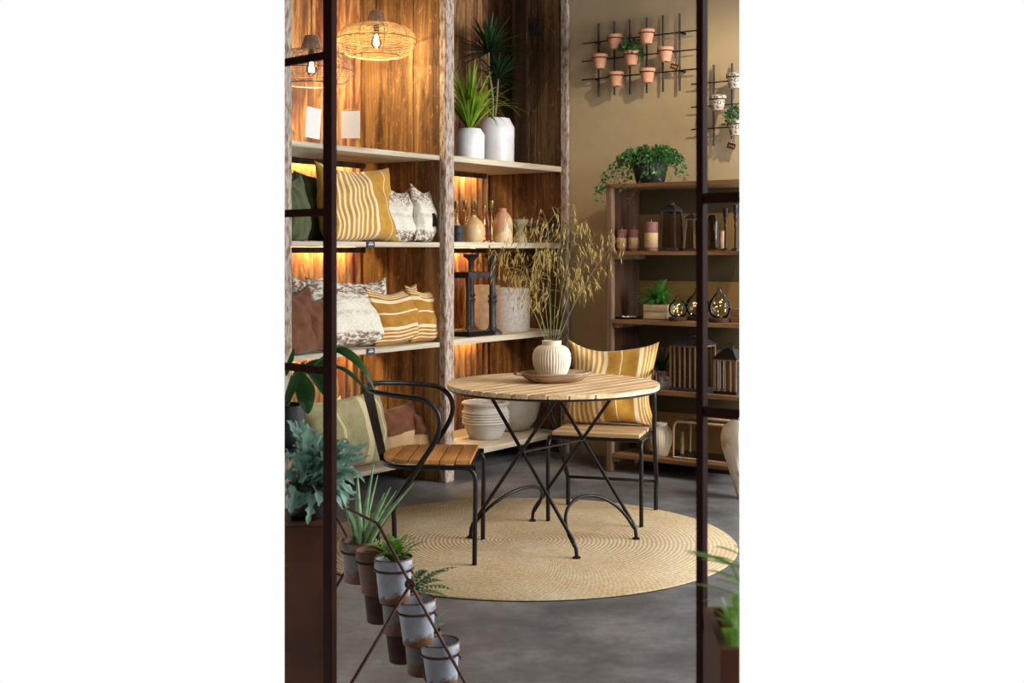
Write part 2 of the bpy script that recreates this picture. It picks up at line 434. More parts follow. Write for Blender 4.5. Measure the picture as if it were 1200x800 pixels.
def boho(name, seed=0):
    t = NT(name); uv = t.coord(uv=True); sp = t.n('ShaderNodeSeparateXYZ'); t.l(uv, sp.inputs[0])
    mp = t.n('ShaderNodeMapping'); mp.inputs['Location'].default_value = (seed, seed*.7, 0); mp.inputs['Scale'].default_value = (7, 10, 1); t.l(uv, mp.inputs[0])
    n1 = t.noise(mp.outputs[0], 1.6, 6, .8)
    mp2 = t.n('ShaderNodeMapping'); mp2.inputs['Location'].default_value = (seed+5, 3, 0); mp2.inputs['Scale'].default_value = (7, 12, 1); t.l(uv, mp2.inputs[0])
    n2 = t.noise(mp2.outputs[0], 2.2, 6, .85)
    base = t.ramp(t.noise(mp.outputs[0], 6, 4), [(.3, (196,190,168)), (.6, (222,218,204))])
    top = t.ramp(sp.outputs[1], [(0.0, .55), (.14, .5), (.2, 0.0), (.38, 0.0), (.45, .12), (.5, 0.0), (.62, .1), (.78, .42), (1.0, .5)])
    m1 = t.math('MULTIPLY', t.ramp(n1, [(.47, 0.0), (.52, 1.0)]), t.math('MULTIPLY', top, 2.6))
    c = t.mix(m1, base, t.ramp(n2, [(.41, (46,60,56)), (.47, (150,120,86)), (.51, (128,88,66)), (.55, (92,72,88)), (.60, (200,190,180))]))
    blot = t.math('MULTIPLY', t.ramp(n2, [(.56, 0.0), (.60, 1.0)]), t.ramp(sp.outputs[1], [(.40, 0.0), (.43, 1.0), (.49, 0.0)], 'LINEAR'))
    c = t.mix(blot, c, (70,60,74))
    t.base(c); t.bump(t.noise(t.coord(), 90, 4), .7, .008)
    return t.set(.95, 0, .1)
M['boho'] = boho('tufted_speckled_wool', 0.0); M['boho2'] = boho('tufted_speckled_wool_small', 2.3)

# jute rug
def jute():
    t = NT('braided_jute'); tc = t.n('ShaderNodeTexCoord')
    ln = t.n('ShaderNodeVectorMath', operation='LENGTH'); t.l(tc.outputs['Object'], ln.inputs[0])
    sp = t.n('ShaderNodeSeparateXYZ'); t.l(tc.outputs['Object'], sp.inputs[0])
    ang = t.math('ARCTAN2', sp.outputs[1], sp.outputs[0])
    ph = t.math('ADD', t.math('MULTIPLY', ln.outputs['Value'], 2*PI/.020), t.math('MULTIPLY', t.noise(tc.outputs['Object'], 3, 3), 2.2))
    h = t.math('SINE', ph)
    br = t.math('SINE', t.math('ADD', t.math('MULTIPLY', ang, 260.0), t.math('MULTIPLY', ph, .5)))
    hh = t.math('ADD', h, t.math('MULTIPLY', br, .35))
    n = t.noise(tc.outputs['Object'], 70, 4)
    c = t.ramp(n, [(.3, (150,128,94)), (.5, (184,164,130)), (.7, (204,188,158))])
    c2 = t.ramp(t.noise(tc.outputs['Object'], 2.0, 3), [(.35, (180,148,104)), (.65, (200,184,154))])
    t.base(t.mix(.4, c, c2)); t.bump(t.math('ADD', hh, t.math('MULTIPLY', n, 2.5)), .45, .0013)
    return t.set(.95, 0, .1)
M['jute'] = jute()

# ============================================================ the room
def wedge_floor():
    k = EDGE
    m = MB(); m.prism([(-k*1.2, 1.2), (k*1.2, 1.2), (k*9.6, 9.6), (-k*9.6, 9.6)], -.06, 0)
    return struct(m.obj('floor', M['floor']), 'grey polished concrete floor')
wedge_floor()
m = MB(); m.box2((-3.4, -1.1, 3.5), (3.6, 9.9, 3.58)); struct(m.obj('ceiling', M['ceiling']))
m = MB(); m.box2((-3.4, -1.1, 0), (3.6, -1.0, 3.5)); struct(m.obj('front_light_block', M['shadeolive']))  # unseen screen added behind the camera to hold down frontal light
m = MB(); m.box2((-3.4, -1.0, 0), (-3.3, 7.2, 3.5)); struct(m.obj('side_light_block', M['shadeolive']))  # unseen screen added at the far left to cut light from that side
wl = MB(); wl.box2((-1.6, .70, 0), (1.36, .78, 3.5)); o = wl.obj('wall_left', M['skirt']); o.location = P0; o.rotation_euler = (0,0,A_ANG); struct(o)
wb = MB(); wb.box2((-.95, .46, 0), (1.6, .56, 3.5)); o = wb.obj('wall_back', M['plaster']); o.location = Q0; o.rotation_euler = (0,0,B_ANG); struct(o, 'beige plastered wall behind the bookcase')
sk = MB(); sk.box2((-.22, .36, 0), (-.02, .46, .10)); sk.box2((-.02, .43, 0), (1.6, .46, .10)); o = sk.obj('baseboard_back', M['skirt']); o.location = Q0; o.rotation_euler = (0,0,B_ANG); struct(o)

# ------------------------------------------------------------ shelving unit along the left wall
H_UNIT = 3.45
unit = thing('shelving_unit', 'tall built-in shelving of reclaimed planks with rusty corrugated back and lit shelves', 'shelving', P0, A_ANG)
for s0, s1 in ((-1.328, -1.243), (0, .085), (1.307, 1.347)):
    m = MB(); m.box2((s0, 0, 0), (s1, .05, H_UNIT)); m.obj('post', M['paintwood'], unit, bevel=.004)
# side panels: three wide planks each
for s0, mt in ((.0, 'oldwood'), (1.312, 'oldwood2')):
    m = MB()
    for k in range(3):
        d0 = .052+k*.203
        m.box2((s0+.004, d0, 0), (s0+.03, d0+(.199 if k < 2 else .228), H_UNIT))
    m.obj('side_panel', M[mt], unit, bevel=.003)
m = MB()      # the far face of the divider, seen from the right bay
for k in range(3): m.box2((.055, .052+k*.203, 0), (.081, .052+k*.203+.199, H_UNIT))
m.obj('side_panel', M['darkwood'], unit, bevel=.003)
# added panel keeping light out of the bay, askew behind the left post
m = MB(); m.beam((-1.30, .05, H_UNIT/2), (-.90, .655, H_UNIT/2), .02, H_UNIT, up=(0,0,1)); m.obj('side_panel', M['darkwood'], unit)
def corrugated(s0, s1):
    m = MB(); n = int((s1-s0)/.005); cols = []
    for i in range(n+1):
        s_ = s0+(s1-s0)*i/n; d = .662+.009*math.cos(2*PI*s_/.066)
        cols.append((m.b.verts.new((s_, d, 0)), m.b.verts.new((s_, d, H_UNIT)), m.b.verts.new((s_, .69, H_UNIT)), m.b.verts.new((s_, .69, 0))))
    for A, B in zip(cols, cols[1:]):
        for j in range(4): m.b.faces.new((A[j], A[(j+1) % 4], B[(j+1) % 4], B[j]))
    m.b.faces.new(cols[0][::-1]); m.b.faces.new(cols[-1])
    return m.obj('back_panel', M['rustsheet'], unit, smooth=True, auto=.8)
corrugated(-1.0, .05); corrugated(.085, 1.312)
SZ1 = [1.943, 1.426, .833, .163]; SZ2 = [1.950, 1.430, .842, .152]
for z in SZ1:
    m = MB(); m.box2((-1.243, .04, z-.028), (0, .645, z)); m.obj('shelf', M['shelfwood'], unit, bevel=.003)
for z in SZ2:
    m = MB(); m.box2((.086, .04, z-.036), (1.306, .645, z)); m.obj('shelf', M['shelfwood'], unit, bevel=.003)
for (s0, s1, zs) in ((-.98, -.12, SZ1), (.12, 1.12, SZ2)):
    for i, z in enumerate(zs[:3]):
        t_ = .028 if s0 < 0 else .036
        m = MB(); m.box2((s0, .608, z-t_-.012), (s1, .622, z-t_-.001)); st = m.obj('light_strip', M['led'], unit)
        st['label'] = 'glowing warm light strip under the shelf'
        m = MB(); m.box2((s0-.05, .575, z-t_-.034), (s1+.05, .590, z-t_-.0005)); m.obj('light_batten', M['darkwood'], unit)
m = MB(); m.box2((1.296, .06, 1.535), (1.310, .60, 1.585))
for k in range(6):
    m.lathe([(.006, 0), (.006, .004), (.001, .006)], (0,0,0), 8) if False else m.box((1.294, .12+k*.085, 1.56), (.006, .012, .012))
m.obj('rail', M['darkmetal'], unit)
m = MB(); m.box2((-.03, .07, 1.52), (.002, .14, 1.60)); m.box2((-.034, .085, 1.545), (-.028, .125, 1.575)); m.obj('socket_box', M['black'], unit, bevel=.003)
m = MB(); m.box2((1.29, .21, 2.86), (1.312, .32, 2.98)); m.box2((1.284, .25, 2.88), (1.292, .26, 2.96)); m.obj('socket_box', M['darkmetal'], unit, bevel=.003)
m = MB(); m.box2((1.275, .30, 1.95), (1.311, .44, H_UNIT)); m.obj('bark_plank', M['darkwood'], unit, bevel=.008)

for i, (px, z) in enumerate(((434, SZ1[1]), (434, SZ1[2]))):
    s_ = Us(px, .038)
    t = thing('shelf_label', ['small dark label on the edge of the shelf below the broad striped pillow', 'small dark label on the edge of the shelf below the speckled white pillow'][i], 'label', U(s_, .038, z-.014), A_ANG, 'dark labels on the shelf edges')
    m = MB(); m.box((0, -.003, -.001), (.062, .004, .036)); m.obj('plate', M['label'], t)
    m = MB()
    for k in range(4): m.box((-.015+k*.010, -.0055, -.001+(.001 if k % 2 else 0)), (.005, .001, .009))
    m.box((0, -.0055, .009), (.03, .001, .002)); m.obj('lettering', M['paper'], t)

# ------------------------------------------------------------ bookcase against the back wall
bc = thing('bookcase', 'open reclaimed-wood bookcase with five shelves against the beige wall', 'bookcase', Q0, B_ANG)
BZ = [1.792, 1.376, .950, .526, .115]; BW = 1.35
m = MB(); m.box2((-.012, .0, 0), (.026, .045, 1.79)); m.obj('post', M['casepost'], bc, bevel=.003)
m = MB(); m.box2((0, .045, .08), (.022, .36, 1.765)); m.obj('side_panel', M['casedark'], bc, bevel=.003)
for i, z in enumerate(BZ):
    m = MB(); m.box2((-.012 if i == 0 else .026, 0 if i == 0 else .004, z-.026), (BW, .37, z)); m.obj('shelf', M['caseboard'], bc, bevel=.003)
    if i:
        m = MB(); m.box2((.026, .01, z-.052), (.07, .35, z-.027)); m.obj('shelf_bracket', M['casepost'], bc)
        m = MB(); m.box2((.024, .352, z), (BW, .368, z+.235)); m.obj('back_board', M['backtan'], bc)
m = MB(); m.box2((.0, .371, .1), (BW, .382, 1.78)); m.obj('back_panel', M['shadeolive'], bc)  # dark sheet, its colour carries the shade at the upper shelf backs
m = MB(); m.box2((.024, .34, 0), (BW, .37, .08)); m.obj('plinth', M['casedark'], bc)

# ------------------------------------------------------------ shopfront the camera looks through
FA = math.atan2(.686, -.728)           # direction of the glazing plane, towards the left
def front(loc, name, lab, w1, dep, right):
    t = thing(name, lab, 'window frame', loc, FA); del t['category']; t['kind'] = 'structure'
    # local x = along the plane to the left, local y = towards the camera side (negative = inwards)
    m = MB(); m.box2((0, -dep, -CH), (w1, 0, 3.5-CH)); m.obj('frame_post', M['brownframe'], t, bevel=.0015)
    return t
zbar = [.405, .082, -.245]
lw = front((-.3696, 2.5, CH), 'window_1', 'brown steel window frame with three glazing bars on the left', .028, .016, False)
for z in zbar:
    m = MB(); m.box2((.028, -.013, z-.008), (.20, -.003, z+.008)); m.obj('glazing_bar', M['brownframe'], lw, bevel=.001)
m = MB(); m.box2((.028, -.0095, -CH+.1), (.20, -.0065, 3.5-CH)); m.obj('glass_pane', M['pane'], lw)
rw = front(((823-600)/F*1.875, 1.875, CH), 'window_2', 'brown steel window frame with two glazing bars on the right', .0125, .016, True)
for z in [.082, -.245, .405, -.572]:
    m = MB(); m.box2((-.28, -.013, z-.008), (0, -.003, z+.008)); m.obj('glazing_bar', M['brownframe'], rw, bevel=.001)

# ------------------------------------------------------------ rug and bistro table
RUGC = Vector((.062, 5.78, 0))
m = MB(); prof = []
m.lathe([(.001, .0), (.982, .0), (.99, .005), (.982, .011), (.6, .012), (.001, .012)], n=160)
rug = m.obj('round_rug', M['jute'], loc=RUGC, smooth=True, auto=.8)
tag(rug, 'large round braided jute rug under the bistro table and chairs', 'rug')

TC = Vector((.195, 5.80, 0))
ta = math.atan2(.77, .64)       # slat direction
tab = thing('bistro_table', 'round slatted teak bistro table with crossed black steel legs', 'table', TC+Vector((0,0,.012)), ta)
TZ = .738; TR = .502
m = MB(); pitch = .0717; wd = .0625
for k in range(14):
    c = -TR+pitch*(k+.5); y0, y1 = c-wd/2, c+wd/2
    y0c, y1c = max(y0, -TR+.004), min(y1, TR-.004)
    pts = []
    for j in range(9):
        y = y0c+(y1c-y0c)*j/8; pts.append((math.sqrt(max(TR*TR-y*y, 0)), y))
    m.prism(pts+[(-x, y) for x, y in reversed(pts)], TZ-.020, TZ)
m.obj('tabletop', M['teaktable'], tab, bevel=.002)
m = MB(); m.tube([(x, y, TZ-.026) for x, y, _ in circle((0,0,0), TR-.012, 72)], .006, 6, closed=True)
m.beam((-.3,-.22,TZ-.027), (.3,-.22,TZ-.027), .025, .006); m.beam((-.3,.22,TZ-.027), (.3,.22,TZ-.027), .025, .006)
m.obj('rim_ring', M['black'], tab, smooth=True, auto=.6)
# local x = slat direction (v), local y; u (foot A -> foot B) = -y
hx, hy = .235, .31
def leg(x, sy):
    # top is on side sy, foot on side -sy
    top = Vector((x, sy*.215, TZ-.03)); mid = Vector((x, 0, .44)); foot = Vector((x, -sy*hy, .03))
    d = (top-mid); lowdir = (mid-top).normalized()
    m = MB()
    tail = [Vector((x, -sy*.277, .092)), Vector((x, -sy*.296, .066)), Vector((x, -sy*.306, .040)), Vector((x, -sy*.310, .004))]
    m.tube([top, mid]+spline(tail, 4), .0085, 10)
    m.lathe([(.018, 0), (.018, .006), (.008, .012)], (x, -sy*hy, 0), 12)
    return m.obj('leg', M['black'], tab, smooth=True, auto=.7)
for sy in (1, -1):
    for x in (-hx, hx): leg(x+(0.006*sy), sy)
    a0 = Vector((-hx, -sy*(hy-.006), .05)); a1 = Vector((hx, -sy*(hy-.006), .05))
    pts = []
    for k in range(19):
        a = PI*k/18; hgt = .05+.17*math.sin(a)**.8; lean = (hgt-.05)*.78
        pts.append((-hx*math.cos(a)**1, -sy*(hy-.006-lean), hgt))
    m = MB(); m.tube(pts, .008, 10); m.obj('foot_arch', M['black'], tab, smooth=True)
m = MB(); m.beam((-hx, 0, .44), (hx, 0, .44), .022, .006)
m.tube([(-hx-.015,0,.44), (-hx+.012,0,.44)], .007, 8); m.tube([(hx-.012,0,.44), (hx+.015,0,.44)], .007, 8)
m.obj('crossbar', M['black'], tab)

# ------------------------------------------------------------ armchairs
def make_chair(loc, rz, label, seatmat):
    t = thing('bistro_armchair', label, 'chair', loc, rz, 'black steel bistro armchairs with slatted seats')
    # seat outline: straight front, rounded rear
    def half(x):      # half-width of the seat at x
        if x > -.08: return .222
        u = min(1, (-.08-x)/.135); return .222*math.sqrt(max(0, 1-u*u*.92))
    m = MB(); x1 = .190
    for k in range(6):
        xa = x1-.062; xs = [xa+(x1-xa)*j/6 for j in range(7)]
        xs = [max(x, -.215) for x in xs]
        m.prism([(x, -half(x)) for x in xs]+[(x, half(x)) for x in reversed(xs)], .432, .450); x1 = xa-.007
    m.obj('seat', seatmat, t, bevel=.003)
    m = MB(); rear = [(-.08-.143*math.sin(a), -.232*math.cos(a), .420) for a in [PI*k/16 for k in range(17)]]
    m.tube([(.215, -.232, .420)]+rear+[(.215, .232, .420)], .011, 10)
    m.tube([(.186, -.232, .420), (.186, .232, .420)], .009, 8); m.tube([(0, -.232, .418), (0, .232, .418)], .007, 8)
    m.obj('seat_frame', M['black'], t, smooth=True, auto=.7)
    for sy in (-1, 1):
        m = MB(); m.tube(spline([(.06, sy*.232, .419), (.17, sy*.234, .419), (.207, sy*.236, .395), (.214, sy*.238, .34), (.212, sy*.238, .17), (.210, sy*.238, .002)], 6), .0105, 10)
        m.obj('leg', M['black'], t, smooth=True)
    side = [(-.210,.238,.002), (-.212,.238,.08), (-.213,.239,.14), (-.190,.243,.185), (-.10,.252,.325), (-.02,.262,.445), (.035,.272,.53), (.062,.276,.60), (.052,.274,.665), (.005,.268,.712), (-.06,.258,.727), (-.15,.236,.735), (-.23,.19,.742), (-.285,.11,.748), (-.305,0,.750)]
    full = spline(side, 5)+[Vector((p.x, -p.y, p.z)) for p in reversed(spline(side, 5)[:-1])]
    m = MB(); m.tube(full, .0115, 10); ft = m.obj('arm_frame', M['black'], t, smooth=True)
    ft['label'] = 'bent black tube forming both armrests, back rail and rear legs'
    m = MB()
    for z0, z1 in [(k/6, (k+1)/6) for k in range(6)]:
        pass
    rows = []
    for k in range(9):
        f = k/8; z = .415+f*.345; hw = .080+.035*f; x = -.218-.080*f
        rows.append([(x-.004, -hw, z), (x, -hw*.6, z), (x+.010, 0, z), (x, hw*.6, z), (x-.004, hw, z)])
    vs = [[(m.b.verts.new(p), m.b.verts.new((p[0]-.004, p[1], p[2]))) for p in r] for r in rows]
    for A, B in zip(vs, vs[1:]):
        for j in range(4):
            m.b.faces.new((A[j][0], A[j+1][0], B[j+1][0], B[j][0])); m.b.faces.new((A[j][1], B[j][1], B[j+1][1], A[j+1][1]))
        m.b.faces.new((A[0][0], B[0][0], B[0][1], A[0][1])); m.b.faces.new((A[4][1], B[4][1], B[4][0], A[4][0]))
    m.obj('backrest', M['black'], t)
    m = MB(); m.tube([(-.213, -.239, .150), (-.213, .239, .150)], .008, 8); m.obj('stretcher', M['black'], t, smooth=True)
    return t
ch1 = make_chair((-.36, 5.555, .012), math.radians(-3.0), 'black armchair with oiled slatted seat, facing right beside the table', M['teak'])
ch2 = make_chair((.47, 6.31, .012), math.radians(-106.5), 'black armchair with pale slatted seat behind the table, holding a striped cushion', M['teakpale'])

# ------------------------------------------------------------ cushions
def cushion(w_, h_, t_, mt, name, label, loc, rz, tilt=-.15, group=None, seed=0, pinch=.09, roll=0, sag=.03):
    rnd = random.Random(seed*17+3); N = 26; m = MB(); uvl = m.b.loops.layers.uv.new('UVMap')
    ph = [rnd.uniform(0, 6.28) for _ in range(6)]
    def pos(u, v, sgn):
        x = w_/2*u*(1-pinch*(1-v*v)**1.0*abs(u)**2); z = h_/2*v*(1-pinch*(1 if v > 0 else .25)*(1-u*u)*abs(v)**2)
        th = t_/2*max(0, (1-u*u)*(1-v*v))**.42
        th *= 1-.25*v            # settles towards the bottom
        wr = .006*math.sin(5*u+3*v+ph[0])+.005*math.sin(9*v-4*u+ph[1])+.004*math.sin(13*u+ph[2]*v)
        cr = .012*math.exp(-((u*.8+v*.5-.1*ph[3])**2)*30)
        y = sgn*(th+((wr-cr) if abs(u) < .97 and abs(v) < .97 else 0)*min(1, th/.03))
        x += .012*math.sin(3*v+ph[4]); z += -sag*(1-u*u)*(v > 0)*v + .006*math.sin(4*u+ph[5])
        return (x, y, z+h_/2)
    fr = [[None]*(N+1) for _ in range(N+1)]; bk = [[None]*(N+1) for _ in range(N+1)]
    g = lambda i: math.sin((i/N*2-1)*PI/2)*.75+(i/N*2-1)*.25
    for i in range(N+1):
        for j in range(N+1):
            fr[i][j] = m.b.verts.new(pos(g(i), g(j), -1))
            edge = i in (0, N) or j in (0, N)
            bk[i][j] = fr[i][j] if edge else m.b.verts.new(pos(g(i), g(j), 1))
    for i in range(N):
        for j in range(N):
            for G, o_ in ((fr, 1), (bk, -1)):
                idx = [(i, j), (i+1, j), (i+1, j+1), (i, j+1)][::o_]
                f = m.b.faces.new([G[a][b] for a, b in idx])
                for lp, (a, b) in zip(f.loops, idx): lp[uvl].uv = ((g(a)+1)/2, (g(b)+1)/2)
    o = m.obj(name, mt, smooth=True)
    o.location = loc; o.rotation_euler = (tilt, roll, rz)
    tag(o, label, 'cushion', group); return o
_s = [0]
def shelf_pillow(px0, px1, ytop, z, d, mt, label, th=.15, tilt=-.16, group='cushions on the lit shelves', roll=0, ang=0, pinch=.09, hh=None, name='cushion'):
    _s[0] += 1
    s0, s1 = Us(px0, d), Us(px1, d); w_ = s1-s0; sc = (s0+s1)/2; p = U(sc, d, 0)
    h_ = hh or (CH+(HZ-ytop)/F*p.y-z)
    return cushion(w_*1.02, h_/math.cos(tilt)*1.01, th, mt, name, label, U(sc, d-.02, z+.004), A_ANG+ang, tilt, group, _s[0], pinch, roll)
z = SZ1[1]
shelf_pillow(326, 358, 203, z, .12, M['green'], 'moss green cushion against the left post, top pillow shelf', roll=.03)
shelf_pillow(345, 394, 201, z, .34, M['darkgreen'], 'dark green cushion seen between green cushion and window post', tilt=-.1)
shelf_pillow(330, 392, 199, z, .52, M['brownstripe'], 'brown pinstriped cushion at the back behind the green cushions', tilt=-.06)
shelf_pillow(379, 461, 193, z, .16, M['ochre_big'], 'large ochre cushion with upright cream stripes, top pillow shelf', th=.2, tilt=-.2, ang=-.04)
shelf_pillow(447, 488, 218, z, .16, M['boho2'], 'small speckled wool cushion next to the large ochre cushion', th=.1, tilt=-.1, ang=.05)
shelf_pillow(482, 514, 218, z, .13, M['boho2'], 'small speckled wool cushion at the right end of its shelf', th=.1, tilt=-.08, ang=.08)
z = SZ1[2]
shelf_pillow(335, 386, 322, z, .48, M['boho'], 'speckled cream cushion standing at the back behind brown cushions', tilt=-.05)
shelf_pillow(318, 367, 338, z, .08, M['brownfab'], 'brown cushion with ribbed edge beside the left post, middle shelf', tilt=-.15, roll=-.04)
shelf_pillow(344, 385, 346, z, .10, M['brownfab'], 'plain brown velvet cushion partly behind the window post, middle shelf', tilt=-.1)
shelf_pillow(366, 459, 325, z, .19, M['boho'], 'large white tufted cushion with coloured flecks, middle shelf', th=.18, tilt=-.2, roll=.03)
shelf_pillow(436, 495, 335, z, .15, M['ochre_h'], 'ochre cushion with level cream stripes beside the white tufted cushion', th=.15, tilt=-.16, roll=-.04, pinch=.13)
shelf_pillow(479, 517, 333, z, .13, M['ochre_h'], 'ochre cushion with level cream stripes, rightmost on middle shelf', th=.12, tilt=-.1, roll=-.03, pinch=.13)
z = SZ1[3]
shelf_pillow(350, 400, 468, z, .50, M['creamfab'], 'cream cushion at the back of the lowest pillow shelf', tilt=-.05)
shelf_pillow(335, 380, 492, z, .22, M['tan'], 'tan linen cushion low behind the blue-green fern', tilt=-.1)
shelf_pillow(362, 454, 461, z, .16, M['sage'], 'large sage cushion with pale upright stripes, lowest pillow shelf', th=.19, tilt=-.2, roll=-.03)
shelf_pillow(440, 489, 471, z, .26, M['twotone'], 'brown and tan cushion behind the chair back, beside sage cushion', tilt=-.1, roll=-.03)
shelf_pillow(479, 518, 478, z, .22, M['twotone'], 'brown and tan cushion at the right end of lowest pillow shelf', tilt=-.08)
# on the far chair
cushion(.49, .44, .17, M['ochre_v'], 'cushion', 'ochre and cream striped cushion leaning in the chair behind the table', (.515, 6.42, .468), math.radians(-14), -.12, None, 40, .15)

# ============================================================ things on the shelves
def spot_on(frame, px, depth, z):
    if frame == 'U': return U(Us(px, depth), depth, z)
    return Q(Qt(px, depth), depth, z)
def fit(frame, px0, px1, ytop, z, depth):
    """where a standing thing goes, its radius and its height"""
    p = spot_on(frame, (px0+px1)/2, depth, z); r = (px1-px0)/2/F*p.y
    return p, r, CH+(HZ-ytop)/F*p.y-z
def lathe_thing(name, label, cat, mt, prof, loc, group=None, n=32, mod=None, smooth=True, sx=1, sy=1, rz=0):
    m = MB(); m.lathe(prof, n=n, mod=mod, sx=sx, sy=sy)
    o = m.obj(name, mt, smooth=smooth, auto=.9, loc=loc); o.rotation_euler[2] = rz
    return tag(o, label, cat, group)
def P(r, h, pts): return [(max(a, .0005)*r, b*h) for a, b in pts]

# ---- foliage builders
def straps(m, n, L, w_, c=(0,0,0), lean=(.2, 1.0), droop=.5, rnd=None, segs=7, wshape=None, up0=0, az=None):
    rnd = rnd or random
    for i in range(n):
        a = (az[0]+(az[1]-az[0])*rnd.random()) if az else 2*PI*i*.618+rnd.uniform(-.3, .3)
        ln = rnd.uniform(*lean); l_ = L*rnd.uniform(.65, 1.08); dr = droop*rnd.uniform(.5, 1.4)
        dx, dy = math.cos(a), math.sin(a); pts = []; ws = []
        for k in range(segs+1):
            f = k/segs; out = l_*f*math.sin(ln)*(1+.25*f); up = l_*f*math.cos(ln)-dr*l_*f**2.4*(.3+ln*.6)
            pts.append((c[0]+dx*out, c[1]+dy*out, c[2]+up+up0*rnd.random()*0)); ws.append(w_*(math.sin(PI*min(1, .12+f*.88))**.7 if f < 1 else .02))
        m.blade(pts, ws, (-dy, dx, 0), .3)
def frond(m, base, tip, sag, n=14, pl=.05, pw=.008, taper=True, up=(0,0,1), fold=.1, stem=.0012, droop=.15):
    b, t = Vector(base), Vector(tip); pts = []
    for k in range(n+1):
        f = k/n; p = b.lerp(t, f)+Vector(up)*sag*4*f*(1-f)*.5; pts.append(p)
    m.tube(pts, [stem*(1-.7*k/n) for k in range(n+1)], 4)
    for k in range(2, n+1):
        d = (pts[k]-pts[k-1]).normalized(); sd = d.cross(Vector(up)).normalized()
        f = k/n; l_ = pl*(math.sin(PI*(.12+.86*f))**.8 if taper else 1)
        for s_ in (1, -1):
            dirv = (sd*s_+d*.45-Vector((0,0,droop))).normalized()
            q = [pts[k]+dirv*l_*g for g in (0, .35, .7, 1)]
            m.blade(q, [pw*.5, pw, pw*.7, pw*.08], d, fold)
def leaflet(m, p, dirv, side, L, w_, fold=.25):
    p = Vector(p); d = Vector(dirv).normalized()
    m.blade([p, p+d*L*.3, p+d*L*.65+Vector((0,0,-.04*L)), p+d*L+Vector((0,0,-.15*L))], [w_*.25, w_, w_*.75, w_*.03], side, fold)
def bushy(m, n, c, rad, L, w_, rnd, flat=.7, up=.2):
    for i in range(n):
        a, b = rnd.uniform(0, 2*PI), rnd.uniform(-.4, 1.4); rr = rad*rnd.uniform(.3, 1)
        p = (c[0]+rr*math.cos(a)*math.cos(b), c[1]+rr*math.sin(a)*math.cos(b), c[2]+rr*flat*math.sin(b))
        d = Vector((math.cos(a)+rnd.uniform(-.6,.6), math.sin(a)+rnd.uniform(-.6,.6), rnd.uniform(-.6, .8)+up))
        leaflet(m, p, d, Vector((rnd.uniform(-1,1), rnd.uniform(-1,1), rnd.uniform(-1,1))), L*rnd.uniform(.7,1.2), w_*rnd.uniform(.7,1.2))

# ---------------- right bay, top shelf
z = SZ2[0]
p, r, h = fit('U', 533, 568, 151, z, .20)
t = thing('potted_palm', 'bright green strappy plant in the shorter white chamfered pot', 'potted plant', p, 0, 'white chamfered plant pots')
chamf = [(.0, 0), (.90, 0), (.97, .02), (1, .78), (.98, .82), (.74, 1), (.66, 1), (.66, .9), (.0, .88)]
m = MB(); m.lathe(P(r, h, chamf), n=36); m.obj('pot', M['whiteceramic'], t, smooth=True, auto=.5)
rn = random.Random(5); m = MB()
straps(m, 130, .60, .0075, (0,0,h*.9), (.03, .62), .95, rn)
for k in range(10):
    a = rn.uniform(0, 6.28); m.tube([(0,0,h*.9), (.03*math.cos(a), .03*math.sin(a), h+.2)], .004, 5)
m.obj('foliage', M['leafbright'], t)
p, r, h = fit('U', 559, 603, 139, z, .38)
t = thing('potted_dracaena', 'dark spiky two-headed plant in the taller white chamfered pot', 'potted plant', p, .3, 'white chamfered plant pots')
m = MB(); m.lathe(P(r, h, chamf), n=36); m.obj('pot', M['whiteceramic'], t, smooth=True, auto=.5)
Yp = p.y
hd = [(at(572, 62, Yp)-p), (at(584, 92, Yp)-p)]
m = MB(); m.tube(spline([(-.02,0,h*.9), at(577,112,Yp)-p, at(573,85,Yp)-p, hd[0]], 4), .008, 7); m.tube(spline([(-.01,0,h*.9), at(582,120,Yp)-p, hd[1]], 4), .007, 7)
m.obj('trunk', M['bark'], t, smooth=True)
m = MB(); c0 = Matrix.Rotation(-.3, 3, 'Z')
straps(m, 90, .30, .009, hd[0], (.1, 1.9), .2, rn, 5); straps(m, 60, .25, .008, hd[1], (.1, 1.9), .25, rn, 5)
m.obj('foliage', M['leafdark'], t)
t = thing('dried_branches', 'bundle of thin dark dried branches standing in the corner of the top shelf', 'branches', spot_on('U', 622, .42, z), A_ANG)
m = MB()
def twig(p, d, L, r, lev):
    pts = [Vector(p)]; d = Vector(d).normalized()
    for k in range(5):
        d = (d+Vector((rn.uniform(-.2,.2), rn.uniform(-.2,.2), rn.uniform(-.1,.12)))).normalized()
        pts.append(pts[-1]+d*L/5)
        if lev and k > 0:
            for _ in range(2):
                twig(pts[-1], d+Vector((rn.uniform(-1,1), rn.uniform(-.4,.4), rn.uniform(-.2,.7)))*.8, L*.5, r*.55, lev-1)
    pts = [Vector((min(max(q.x, -.4), .26), min(max(q.y, -.33), .2), max(q.z, .002))) for q in pts]
    m.tube(pts, [r*(1-.13*k) for k in range(6)], 4)
for k in range(7): twig((rn.uniform(-.03,.03), rn.uniform(-.03,.03), 0), (rn.uniform(-.25,.3), rn.uniform(-.2,.05), 1), .72, .005, 2)
m.obj('twigs', M['twig'], t)

